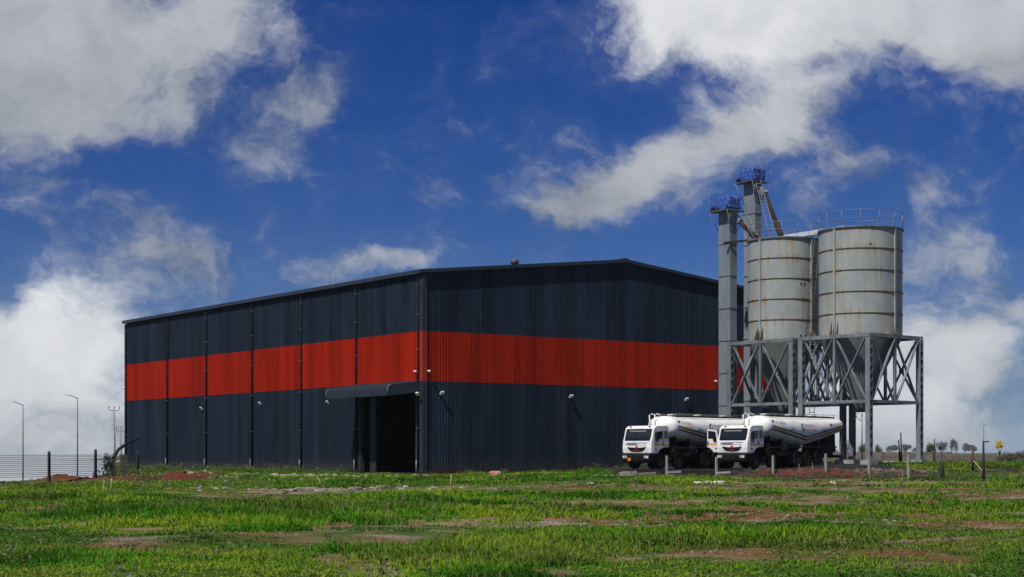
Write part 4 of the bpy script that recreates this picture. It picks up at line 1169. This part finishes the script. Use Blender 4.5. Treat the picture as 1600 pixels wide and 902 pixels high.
for k, (px, d, by, ty, hp, m_, lab) in enumerate([
    (1349, 290, 712, 692, 11, LEAF, 'bright green round bush beyond the wall, behind the solar lamp'),
    (1373, 300, 712, 696, 7, LEAF, 'low green bush beyond the wall, just right of the front silo column'),
    (1394, 2700, 708, 696, 9, LEAFD, 'hazy distant tree left of the two charred poles'),
    (1416, 2750, 708, 695, 8, LEAFD, 'hazy distant tree right of the two charred poles'),
    (1432, 3100, 708, 699, 7, LEAFD, 'small hazy tree just left of the outermost silo column'),
    (1452, 330, 712, 691, 9, LEAF, 'rounded green tree right of the outermost silo column'),
    (1472, 2100, 709, 692, 7, LEAFD, 'hazy tree behind the wrapped sapling'),
    (1487, 1500, 710, 685, 5, LEAFD, 'tall narrow tree, left one of the pair beyond the wall'),
    (1494, 1520, 710, 687, 4, LEAFD, 'tall narrow tree, right one of the pair beyond the wall'),
    (1507, 3300, 708, 694, 8, LEAFD, 'pale hazy tree on the horizon left of the dark pole'),
    (1521, 3400, 708, 696, 8, LEAFD, 'pale hazy low tree on the horizon beside the dark pole'),
    (1257, 2200, 709, 693, 13, LEAFD, 'distant tree seen beneath the tanker barrel'),
    (1300, 330, 712, 693, 8, LEAF, 'green tree just behind the rear end of the right tanker'),
    (1322, 300, 712, 690, 8, LEAF, 'green tree seen between the rear silo columns'),
]):
    tree('distant_tree', lab, 'tree', px, d, by, ty, hp, m_, 20 + k, 'trees beyond the compound wall')
yt = tree('flowering_tree', 'small tree with a bright yellow crown beyond the wall, far right', 'tree', 1562, 230, 712, 689, 7, LEAFY, 77, None, 420, True, True)
for k, (px, d, by, ty, hp) in enumerate([(1566, 172, 722, 709, 9), (1579, 165, 727, 704, 13), (1594, 160, 727, 702, 12), (1608, 158, 728, 703, 12), (1590, 148, 732, 714, 12)]):
    tree('scrub_bush', ['small grey green scrub bush below the yellow tree', 'grey green scrub bush, left of the tallest at the right edge', 'tallest grey green scrub bush at the right edge',
                        'grey green scrub bush cut by the right edge of the picture', 'low grey scrub bush in front of the others at the right edge'][k], 'bush', px, d, by, ty, hp, LEAFG, 50 + k, 'scrub bushes at the right edge', 520, False)
sh = thing('leafy_shrub', 'upright dark green shrub growing by the pillar at the far left', 'shrub', (-24.2, 96.0, gz(-24.2, 96)), 0)
v, f = leaf_cloud(420, .40, .40, .85, .85, .085, 5, 9); v[:, 2] = np.maximum(v[:, 2], .02)
link('crown', fast_mesh('crown', v, f, LEAFD), sh)
MB().tube([(0, 0, -.1), (.05, .02, .7), (0, 0, 1.4)], .04, 6, r2=.015).build('stem', BARK, sh)

# ------------------------------------------------------------------ far right: compound wall, poles, lamp, slabs
cw = thing('compound_wall', 'long brown precast panel wall behind the silos', 'wall')
W0, W1 = (43.0, 258.), (86.0, 252.); nb = 16
for k in range(nb + 1):
    t = k / nb; x, y = W0[0] + (W1[0] - W0[0]) * t, W0[1] + (W1[1] - W0[1]) * t
    z = gz(x, y); rz = math.atan2(W1[1] - W0[1], W1[0] - W0[0]); low = .62 if t > .62 else 0
    MB().box((x, y - .05, z + .80 - low / 2), (.20, .26, 1.75 - low), rz).build('post', PRECAST, cw)
    if k < nb:
        xm, ym = x + (W1[0] - W0[0]) / nb / 2, y + (W1[1] - W0[1]) / nb / 2; zm = gz(xm, ym)
        for r_ in range(2 if low else 3):
            MB().box((xm, ym + .01 * r_, zm + .25 + r_ * .53), (43.4 / nb - .16, .07, .50), rz).build('panel', PRECAST, cw)
def stick(name, label, cat, px, d, top_y, base_y, r, m_, lean=0., group=None, sq=False):
    x = (px - 800) / 2500 * d; z0 = gz(x, d); zt = (707 - top_y) * d / 2500 + 1.58
    b = MB()
    if sq: b.bar((0, 0, -.15), (lean, .02, zt - z0), r * 2, r * 2, (0, 1, 0))
    else: b.tube([(0, 0, -.15), (lean * .4, .01, (zt - z0) * .5), (lean, .02, zt - z0)], r, 8, r2=r * .6)
    o = b.build(name, m_, None, loc=(x, d, z0)); o.rotation_euler = (0, 0, .5)
    return tag(o, label, cat, group)
stick('charred_pole', 'thin charred pole, shorter left one of the pair by the silo', 'pole', 1406, 132, 687, 720, .075, WOODD, -.12)
stick('charred_pole', 'thin charred pole, taller right one of the pair by the silo', 'pole', 1408.5, 133, 676, 718, .085, WOODD, -.05)
stick('charred_pole', 'single thin charred pole right of the outermost silo column', 'pole', 1459, 170, 686, 712, .085, WOODD, .12)
stick('dark_pole', 'tall dark pole with a short bracket at the far right', 'pole', 1537, 86, 689, 750, .085, WOODD)
b = MB(); b.bar((0, 0, 0), (.22, 0, .02), .07, .07); tag(b.build('pole_bracket_lamp', BLACK, None, loc=((1537 - 800) / 2500 * 86 + .06, 86, 2.14)), 'short black lamp bracket on top of the dark pole at the far right', 'lamp')
o = thing('braced_post', 'brown timber post with a slanting brace left of the dark pole', 'post', ((1520 - 800) / 2500 * 104, 104, gz(29.95, 104)))
MB().tube([(0, 0, -.1), (0, 0, 1.7)], .09, 8, r2=.07).build('post', BARK, o)
MB().tube([(0, 0, .75), (.50, -.9, -.1)], .035, 6).build('brace', WOODP, o)
o = thing('wrapped_sapling', 'sapling with a dark wrapped guard, right of the silos', 'sapling', ((1471 - 800) / 2500 * 92, 92, gz(24.7, 92)))
MB().tube([(0, 0, -.1), (.03, 0, 1.3), (0, 0, 2.2)], .030, 6, r2=.012).build('stem', BARK, o)
MB().lathe([(.05, .02), (.13, .2), (.17, .55), (.15, .95), (.04, 1.15)], 12).build('guard_wrap', mat('dark_wrap', (.022, .026, .018), (.04, .045, .03), .9, 0, 5), o)
v, f = leaf_cloud(60, .16, .16, .3, 1.9, .05, 8, 4); link('crown', fast_mesh('crown', v, f, LEAFD), o)
o = thing('solar_street_light', 'street light with a white solar panel standing under the silos', 'street light', ((1347 - 800) / 2500 * 140, 140, gz(31, 140)))
MB().tube([(0, 0, -.1), (0, 0, 4.3)], .065, 8, r2=.05).build('pole', GALV, o)
b = MB(); b.bar((-.48, 0, 4.28), (.30, .10, 4.62), .55, .05, (0, 0, 1)); b.build('solar_panel', mat('panel_white', (.62, .66, .72), None, .3), o)
MB().tube([(0, 0, 3.6), (-.55, 0, 4.0)], .03, 6).build('arm', GALV, o)
MB().box((-.66, 0, 4.05), (.34, .18, .10)).build('lamp_head', BLACK, o)

CP = 'concrete marker posts'
for (px, d, ty, by, lab) in [(1042, 101.5, 712, 737, 'pale concrete post between the wheels of the left tanker'), (1119.5, 101.0, 714, 735, 'pale concrete post just left of the right tanker bumper'),
                       (1208, 101.0, 712, 735, 'pale concrete post behind the cab of the right tanker'), (1290.5, 100, 709, 728, 'pale concrete post in front of the right tanker rear wheels, on the red earth'),
                       (1358, 97, 713, 742, 'pale concrete post in front of the front silo column'), (1419.5, 96, 710, 741, 'grey concrete post left of the outermost silo column')]:
    stick('concrete_post', lab, 'post', px, d, ty, by, .055, CONC, 0, CP, True)
for (px, d, ty, lab) in [(1248, 97.5, 725, 'short thin grey stake on the left of the red earth heap'), (1269, 97.5, 723, 'short thin grey stake in the middle of the red earth heap'),
                     (704, 68, 741, 'pale wooden stake in the grass before the gable wall'), (173, 60, 747, 'pale wooden stake in the grass below the red earth ridge, right one'), (161, 58.5, 751, 'pale wooden stake in the grass below the red earth ridge, left one'),
                     (387, 51, 765, 'thin dark stake in the grass left of the doorway'), (992, 90, 733, 'thin stake in the grass near the gable wall'), (505, 66, 742, 'slanting pale stick in the grass left of the doorway'), (1259, 62, 757, 'short stake in the grass before the right tanker'), (1410, 70, 735, 'thin brown stake in the grass below the outermost silo column')]:
    stick('stake', lab, 'stake', px, d, ty, 0, .030, WOODP if 'pale' in lab else mat('stake_grey', (.17, .15, .13), None, .9), .05 if 'slanting' not in lab else -.28, 'stakes in the grass')
def lying(px, d, ln, ang, label, sec=.16, m_=CONCW, dz=.06):
    x = (px - 800) / 2500 * d; z = gz(x, d)
    b = MB(); b.bar((-ln / 2, 0, dz), (ln / 2, 0, dz + .06), sec, sec)
    o = b.build('fallen_post', m_, None, loc=(x, d, z)); o.rotation_euler = (0, 0, ang); tag(o, label, 'post', 'fallen concrete posts')
lying(1052, 100.4, 1.0, .15, 'pale concrete post lying beside the left tanker front wheels', .12, CONC, .30)
lying(1130, 99.8, .95, -.35, 'pale concrete post lying before the right tanker bumper', .12, CONC, .25)
lying(1044, 98.2, .8, .1, 'short pale post lying in the dirt below the left tanker', .12, CONC)
lying(955, 97.5, 2.4, .05, 'long flat pale concrete post lying in the grass left of the tankers', .14, CONC, .12)
lying(1010, 99.6, 1.4, .5, 'grey post lying under the left tanker bumper', .12, CONC, .22)

def rock(px, d, sx, sy, sz, m_, seed, label, cat='stone', name='stone', group=None, rz=0.):
    x = (px - 800) / 2500 * d; z = gz(x, d)
    bm = bmesh.new(); bmesh.ops.create_icosphere(bm, subdivisions=2, radius=1.)
    for v_ in bm.verts:
        c = v_.co; n_ = float(fbm(c.x * 1.7 + seed * 3.1, c.y * 1.7 + c.z * 2.3 + seed, 3)) - .5
        c *= 1 + .75 * n_
        q = .80; c.x = max(-q, min(q, c.x)); c.z = max(-.5, min(.72, c.z))
        v_.co = Vector((c.x * sx, c.y * sy, c.z * sz))
    me = bpy.data.meshes.new(name); bm.to_mesh(me); bm.free(); me.materials.append(m_)
    o = link(name, me, None, (x, d, z + sz * .25), rz); tag(o, label, cat, group)
rock(774, 106, .52, .4, .36, BRICKR, 1, 'red and white mottled boulder at the foot of the gable wall', 'boulder', 'boulder')
rock(982, 98.5, .75, .5, .42, STONE, 2, 'large grey boulder left of the left tanker bumper', 'boulder', 'boulder')
WS = 'white stones in the grass'
rock(1092, 78, .36, .25, .14, STONEW, 3, 'pale stone in the grass below the tankers, left of three', group=WS)
rock(1106, 78.4, .34, .25, .17, STONEW, 4, 'pale stone in the grass below the tankers, middle of three', group=WS)
rock(1124, 79, .40, .25, .12, STONEW, 5, 'pale stone in the grass below the tankers, right of three', group=WS)
rock(1302, 77, .20, .16, .20, STONEW, 6, 'single upright pale stone in the grass below the red earth', group=WS)
rock(923, 73, .22, .18, .08, STONEW, 7, 'small flat pale stone in the grass below the gable wall', group=WS)
rock(90, 25.9, .16, .10, .035, STONEW, 8, 'flat white scrap lying in the grass at the lower left', 'scrap', 'litter_scrap')
rock(730, 21.4, .045, .04, .03, STONEW, 9, 'small white scrap in the grass at the bottom centre', 'scrap', 'litter_scrap')
for k, (px, d, s_, m_, lab) in enumerate([(470, 66.5, .55, STONE, 'broken slab left of the doorway, leftmost of the heap'), (487, 65.5, .6, CONC, 'broken slab left of the doorway, second in the heap'), (505, 67, .5, STONE, 'broken slab left of the doorway, third in the heap'),
                          (455, 64, .45, CONC, 'low slab in front of the heap left of the doorway'), (520, 68.5, .4, STONEW, 'pale slab at the right end of the heap left of the doorway'), (440, 62, .35, STONEW, 'small pale slab at the near end of the heap left of the doorway'),
                          (555, 66, .6, STONE, 'flat stone in the bare earth below the canopy'), (600, 67, .7, STONE, 'flat stone in the grass before the doorway'), (418, 56.5, .35, STONEW, 'pale stone in the bare patch left of centre')]):
    rock(px, d, s_ * .6, s_ * .45, s_ * .26, {STONEW: STONE, CONC: STONE}.get(m_, STONE), 20 + k, lab, 'slab', 'broken_slab', 'broken slabs left of the doorway', k * .9)
# thin white scraps of rubble, uncountable
def scatter_chips(name, cx, cy, rx, ry, n, smin, smax, m_, seed):
    r_ = np.random.default_rng(seed); V_, F_ = [], []
    base = np.array([(-1, -1, 0), (1, -1, 0), (1, 1, 0), (-1, 1, 0), (-.6, -.6, 1), (.7, -.5, 1), (.5, .6, 1), (-.7, .5, 1)], float)
    fc = np.array([(4, 5, 6, 7), (0, 1, 5, 4), (1, 2, 6, 5), (2, 3, 7, 6), (3, 0, 4, 7)])
    for i in range(n):
        x, y = cx + r_.normal() * rx, cy + r_.normal() * ry
        s_ = r_.uniform(smin, smax) ; a = r_.uniform(0, 6.28)
        p = base * np.array([s_, s_ * r_.uniform(.4, 1), s_ * r_.uniform(.3, .9)]) + r_.normal(0, .12, (8, 3)) * s_
        q = np.stack([p[:, 0] * math.cos(a) - p[:, 1] * math.sin(a) + x, p[:, 0] * math.sin(a) + p[:, 1] * math.cos(a) + y, p[:, 2] + gz(x, y) - .02], -1)
        F_.append(fc + 8 * i); V_.append(q)
    link(name, fast_mesh(name, np.concatenate(V_), np.concatenate(F_), m_), kind='stuff')
scatter_chips('dark_rubble', 13, 99.0, 5.5, 2.0, 620, .05, .22, mat('rubble_dark', (.018, .017, .016), (.05, .045, .04), .95, 0, .8), 3)
scatter_chips('red_rubble', 20, 100.6, 3.5, 1.2, 240, .04, .16, SOILR, 4)
scatter_chips('grey_rubble', 24.5, 103.5, 3.0, 2.0, 260, .05, .22, mat('rubble_mix', (.03, .025, .022), (.16, .12, .09), .95, 0, .8), 5)
scatter_chips('pale_rubble', -14, 97, 4.5, 5.0, 260, .04, .14, mat('rubble_pale', (.36, .32, .25), (.18, .13, .09), .95, 0, .8), 6)
scatter_chips('field_gravel', 4.0, 37.2, 3.6, 1.0, 700, .012, .045, mat('gravel', (.34, .31, .27), (.20, .17, .14), .95, 0, 2), 7)
def clods(n, seed):
    r_ = np.random.default_rng(seed)
    Y = 18 + 72 * r_.random(n * 12) ** 1.3; X = r_.uniform(-.36, .36, len(Y)) * Y
    k = np.nonzero(soilmix(X, Y) > .42)[0][:n]; X, Y = X[k], Y[k]; n = len(k); Z = land(X, Y)
    base = np.array([(-1, -1, -.4), (1, -1, -.4), (1, 1, -.4), (-1, 1, -.4), (-.6, -.6, .7), (.7, -.5, .6), (.5, .6, .75), (-.7, .5, .6)], float)
    fc = np.array([(4, 5, 6, 7), (0, 1, 5, 4), (1, 2, 6, 5), (2, 3, 7, 6), (3, 0, 4, 7)])
    s_ = (.010 + .028 * r_.random(n) ** 2) * (Y / 28) ** .7
    p = base[None] * s_[:, None, None] * r_.uniform(.5, 1.3, (n, 1, 3)) + r_.normal(0, .2, (n, 8, 3)) * s_[:, None, None]
    a = r_.uniform(0, 6.28, n)[:, None]
    v = np.stack([p[..., 0] * np.cos(a) - p[..., 1] * np.sin(a) + X[:, None], p[..., 0] * np.sin(a) + p[..., 1] * np.cos(a) + Y[:, None], p[..., 2] + Z[:, None]], -1)
    f = (np.arange(n) * 8)[:, None, None] + fc[None]
    link('soil_clods', fast_mesh('soil_clods', v.reshape(-1, 3), f.reshape(-1, 4), mat('clod', (.12, .068, .040), (.19, .15, .105), .95, 0, 1.2)), kind='stuff')
clods(9000, 12)
scatter_chips('yard_debris', -8.8, 69, 2.4, 3.0, 170, .04, .16, mat('debris_grey', (.30, .28, .25), (.10, .09, .08), .95, 0, .8), 31)
scatter_chips('yard_debris', -16, 107, 5.0, 4.0, 260, .05, .20, mat('debris_pale', (.34, .31, .25), (.12, .09, .07), .95, 0, .8), 32)
scatter_chips('shore_rubble', -22, 86, 2.5, 2.0, 200, .04, .16, mat('rubble_brown', (.10, .06, .045), (.04, .035, .03), .95, 0, .8), 8)
b = MB(); b.box((0, 0, .05), (7.5, .9, .12)); tag(b.build('concrete_kerb', CONCW, None, loc=(45.5, 165, gz(45.5, 165)), rz=-.02), 'long pale concrete strip in the grass right of the silos', 'kerb')
b = MB(); b.box((0, 0, .06), (3.6, 1.2, .14)); tag(b.build('concrete_slab', CONCW, None, loc=(31.5, 135, gz(31.5, 135)), rz=.1), 'pale concrete slab between the front and outermost silo columns', 'slab')

# ------------------------------------------------------------------ grass
def grassmat():
    m = bpy.data.materials.new('grass_blades'); m.use_nodes = True
    t = NT(m.node_tree); p = m.node_tree.nodes['Principled BSDF']
    at = t.n('ShaderNodeAttribute', attribute_name='tint')
    t.put(p.inputs['Base Color'], at.outputs['Color']); p.inputs['Roughness'].default_value = .55; p.inputs['Specular IOR Level'].default_value = .06
    tr = t.n('ShaderNodeBsdfTranslucent'); t.put(tr.inputs[0], at.outputs['Color'])
    mx = t.n('ShaderNodeMixShader'); mx.inputs[0].default_value = .38
    t.put(mx.inputs[1], p.outputs[0]); t.put(mx.inputs[2], tr.outputs[0])
    t.put(m.node_tree.nodes['Material Output'].inputs[0], mx.outputs[0])
    return m
GRASS = grassmat()
def lushness(X, Y):
    return sstep(.36, .66, fbm(X / 4.5 + 11, Y / 6.0 + 2, 4))
def grass(name, y0, y1, dens, nb, h0, h1, wd, seed, spread):
    r_ = np.random.default_rng(seed)
    xm = .36 * y1 + 3
    n = int(dens * 2 * xm * (y1 - y0))
    X = r_.uniform(-xm, xm, n); Y = r_.uniform(y0, y1, n)
    keep = np.abs(X) < .36 * Y + 3
    X, Y = X[keep], Y[keep]
    Z = land(X, Y); D0 = soilmix(X, Y); lu = lushness(X, Y); lx, ly = bl_np(X, Y)
    inb = (lx > -.35) & (ly > -.35) & (lx < BW) & (ly < BL)
    pad = (Y > 95.3 + 1.1 * np.sin(X * 1.3) + .6 * np.sin(X * 3.1)) & (X > 6.5) & (X < 27) & (Y < 135)
    rmk = (seg_d(X, Y, 16.5, 102, 22, 100.5) < 2.0) | (seg_d(X, Y, -24, 84, -18.5, 88) < .9) | (seg_d(X, Y, -18.5, 88, -19.5, 103) < 1.0)
    e = ((X - PUD[0]) / PUD[2]) ** 2 + ((Y - PUD[1]) / PUD[3]) ** 2
    pr = (1 - D0 * .97) * (.45 + .55 * lu) * np.where(e < 1.4, 0, 1) * np.where((np.abs(X + 3.05) < 1.5 + .4 * np.sin(Y * 3)) & (Y > 29.6) & (Y < 35.6), .12, 1) * np.where(rmk, .05, 1)
    shore = (Y > 85) & (X < -.235 * Y)
    keep = (r_.random(len(X)) < pr) & ~inb & ~pad & (Z > -.25) & ~(shore & (r_.random(len(X)) < .9))
    X, Y, Z, lu = X[keep], Y[keep], Z[keep], lu[keep]
    n = len(X)
    H = (h0 + (h1 - h0) * lu ** 2.2 * r_.uniform(.45, 1.2, n)) * r_.uniform(.6, 1.15, n) * (1 - .45 * sstep(.05, .5, D0[keep]))
    tone = fbm(X / 2.6 + 31, Y / 3.3 + 8, 4)
    N = n * nb
    rep = lambda a: np.repeat(a, nb)
    a = r_.uniform(0, 2 * np.pi, N); off = spread * np.sqrt(r_.random(N)); oa = r_.uniform(0, 2 * np.pi, N)
    bx = rep(X) + off * np.cos(oa); by = rep(Y) + off * np.sin(oa); bz = rep(Z) - .02
    h = rep(H) * r_.uniform(.5, 1.2, N); lean = h * r_.uniform(.25, 1.25, N)
    lxv, lyv = np.cos(a), np.sin(a); wx, wy = -lyv, lxv
    ww = wd * r_.uniform(.6, 1.4, N)
    P = np.empty((N, 5, 3))
    P[:, 0] = np.stack([bx - wx * ww, by - wy * ww, bz], -1); P[:, 1] = np.stack([bx + wx * ww, by + wy * ww, bz], -1)
    mx_, my_, mz_ = bx + lxv * lean * .35, by + lyv * lean * .35, bz + h * .62
    P[:, 2] = np.stack([mx_ + wx * ww * .8, my_ + wy * ww * .8, mz_], -1); P[:, 3] = np.stack([mx_ - wx * ww * .8, my_ - wy * ww * .8, mz_], -1)
    P[:, 4] = np.stack([bx + lxv * lean, by + lyv * lean, bz + h * r_.uniform(.75, 1.0, N)], -1)
    base = (np.arange(N) * 5)[:, None]
    tri = np.concatenate([base + np.array([0, 1, 2]), base + np.array([0, 2, 3]), base + np.array([3, 2, 4])], 0)
    me = fast_mesh(name, P.reshape(-1, 3), tri, GRASS)
    g0 = np.array([.032, .105, .007]); g1 = np.array([.080, .262, .010]); g2 = np.array([.225, .330, .018]); olive = np.array([.165, .185, .036]); dry = np.array([.30, .23, .09])
    k = np.clip((rep(tone) - .34) / .32 + r_.normal(0, .18, N), 0, 1)[:, None]
    c = np.where(k < .55, g0 + (g1 - g0) * (k / .55), g1 + (g2 - g1) * ((k - .55) / .45))
    ol = (sstep(.50, .66, fbm(X / 5.5 + 90, Y / 4.0 + 44, 3)) * .6)
    ol = (rep(ol) * r_.uniform(.3, 1.2, N)).clip(0, 1)[:, None]
    c = c * (1 - ol) + olive * r_.uniform(.6, 1.3, (N, 1)) * ol
    dm = (r_.random(N) < .035 + .07 * (1 - rep(lu)))[:, None]
    c = np.where(dm, dry * r_.uniform(.6, 1.1, (N, 1)), c)
    rgba = np.ones((N, 5, 4), np.float32); rgba[:, :, :3] = c[:, None, :]
    at = me.color_attributes.new('tint', 'FLOAT_COLOR', 'POINT'); at.data.foreach_set('color', rgba.ravel())
    o = link(name, me, kind='stuff'); return o, len(tri)
tot = 0
for (nm, y0, y1, de, nb, h0, h1, wd, sd_, spd) in (('grass', 15, 27, 125, 9, .065, .25, .0100, 1, .11), ('grass', 27, 42, 62, 9, .065, .27, .0130, 2, .12), ('grass', 42, 66, 27, 9, .065, .27, .019, 3, .17), ('grass', 66, 132, 8.5, 9, .08, .28, .028, 4, .26)):
    o, k = grass(nm, y0, y1, de, nb, h0, h1, wd, sd_, spd); tot += k
o['label'] = 'green field grass'
print('grass triangles', tot)
# broad-leaved weeds: along the wall foot, round the rubble and in clumps in the field
def weeds(seed):
    r_ = np.random.default_rng(seed); C_ = []
    for i in range(230):
        y = r_.uniform(9, 52); x = -r_.uniform(.5, 6.0); C_.append((*bw(x, y), r_.uniform(.12, .34)))
    for i in range(70):
        x = r_.uniform(0, 20); C_.append((*bw(x, -r_.uniform(.5, 7)), r_.uniform(.10, .28)))
    for i in range(320): y = r_.uniform(16, 95); C_.append((r_.uniform(-.34, .34) * y, y, r_.uniform(.08, .20)))
    for i in range(60): C_.append((r_.normal(24, 4), r_.normal(97.0, 2.0), r_.uniform(.10, .30)))
    for i in range(40): C_.append((r_.normal(-19, 3), r_.normal(90, 6), r_.uniform(.12, .4)))
    V_, F_ = [], []; o_ = 0
    for i, (x, y, s_) in enumerate(C_):
        z = gz(x, y)
        if z < -.3: continue
        v, f = leaf_cloud(46, s_ * 1.5, s_ * 1.5, s_ * 1.1, s_ * .75, s_ * .22, 900 + i, 5)
        v = v + np.array([x, y, z]); v[:, 2] = np.maximum(v[:, 2], z)
        V_.append(v); F_.append(f + o_); o_ += len(v)
    link('weeds', fast_mesh('weeds', np.concatenate(V_), np.concatenate(F_), leafmat('weed_leaf', (.070, .130, .022), (.16, .19, .05), 1.4)), kind='stuff')
weeds(6)
def dry_stems(n, seed):
    r_ = np.random.default_rng(seed)
    Y = 16 + 80 * r_.random(n) ** 1.4; X = r_.uniform(-.36, .36, n) * Y
    k = (lushness(X, Y) > .25) & (Y < 94); X, Y = X[k], Y[k]; n = len(X); Z = land(X, Y)
    h = r_.uniform(.12, .32, n); a = r_.uniform(0, 6.28, n); l = h * r_.uniform(.05, .45, n); wd = .0035 * (Y / 20) ** .8
    tx, ty = X + np.cos(a) * l, Y + np.sin(a) * l
    P = np.stack([np.stack([X - wd, Y, Z], -1), np.stack([X + wd, Y, Z], -1), np.stack([tx + wd, ty, Z + h], -1), np.stack([tx - wd, ty, Z + h], -1),
                  np.stack([tx - wd * 3, ty, Z + h * .9], -1), np.stack([tx + wd * 3, ty, Z + h * .9], -1), np.stack([tx, ty, Z + h * 1.22], -1)], 1)
    b_ = (np.arange(n) * 7)[:, None]
    tri = np.concatenate([b_ + np.array([0, 1, 2]), b_ + np.array([0, 2, 3]), b_ + np.array([4, 5, 6])], 0)
    link('dry_stems', fast_mesh('dry_stems', P.reshape(-1, 3), tri, leafmat('straw', (.30, .24, .10), (.20, .17, .08), 2.0)), kind='stuff')
dry_stems(800, 41)

# ------------------------------------------------------------------ haze
hz = MB(); hz.box((0, 1895, 11.9), (7280, 4010, 29.0))
hm = bpy.data.materials.new('haze_air'); hm.use_nodes = True
ht = hm.node_tree
for n_ in list(ht.nodes):
    if n_.type != 'OUTPUT_MATERIAL': ht.nodes.remove(n_)
pv = ht.nodes.new('ShaderNodeVolumePrincipled')
pv.inputs['Color'].default_value = (.86, .91, 1.0, 1)
pv.inputs['Density'].default_value = .00006
pv.inputs['Anisotropy'].default_value = .1
ht.links.new(pv.outputs[0], ht.nodes['Material Output'].inputs['Volume'])
hzo = hz.build('haze', hm, kind='stuff')
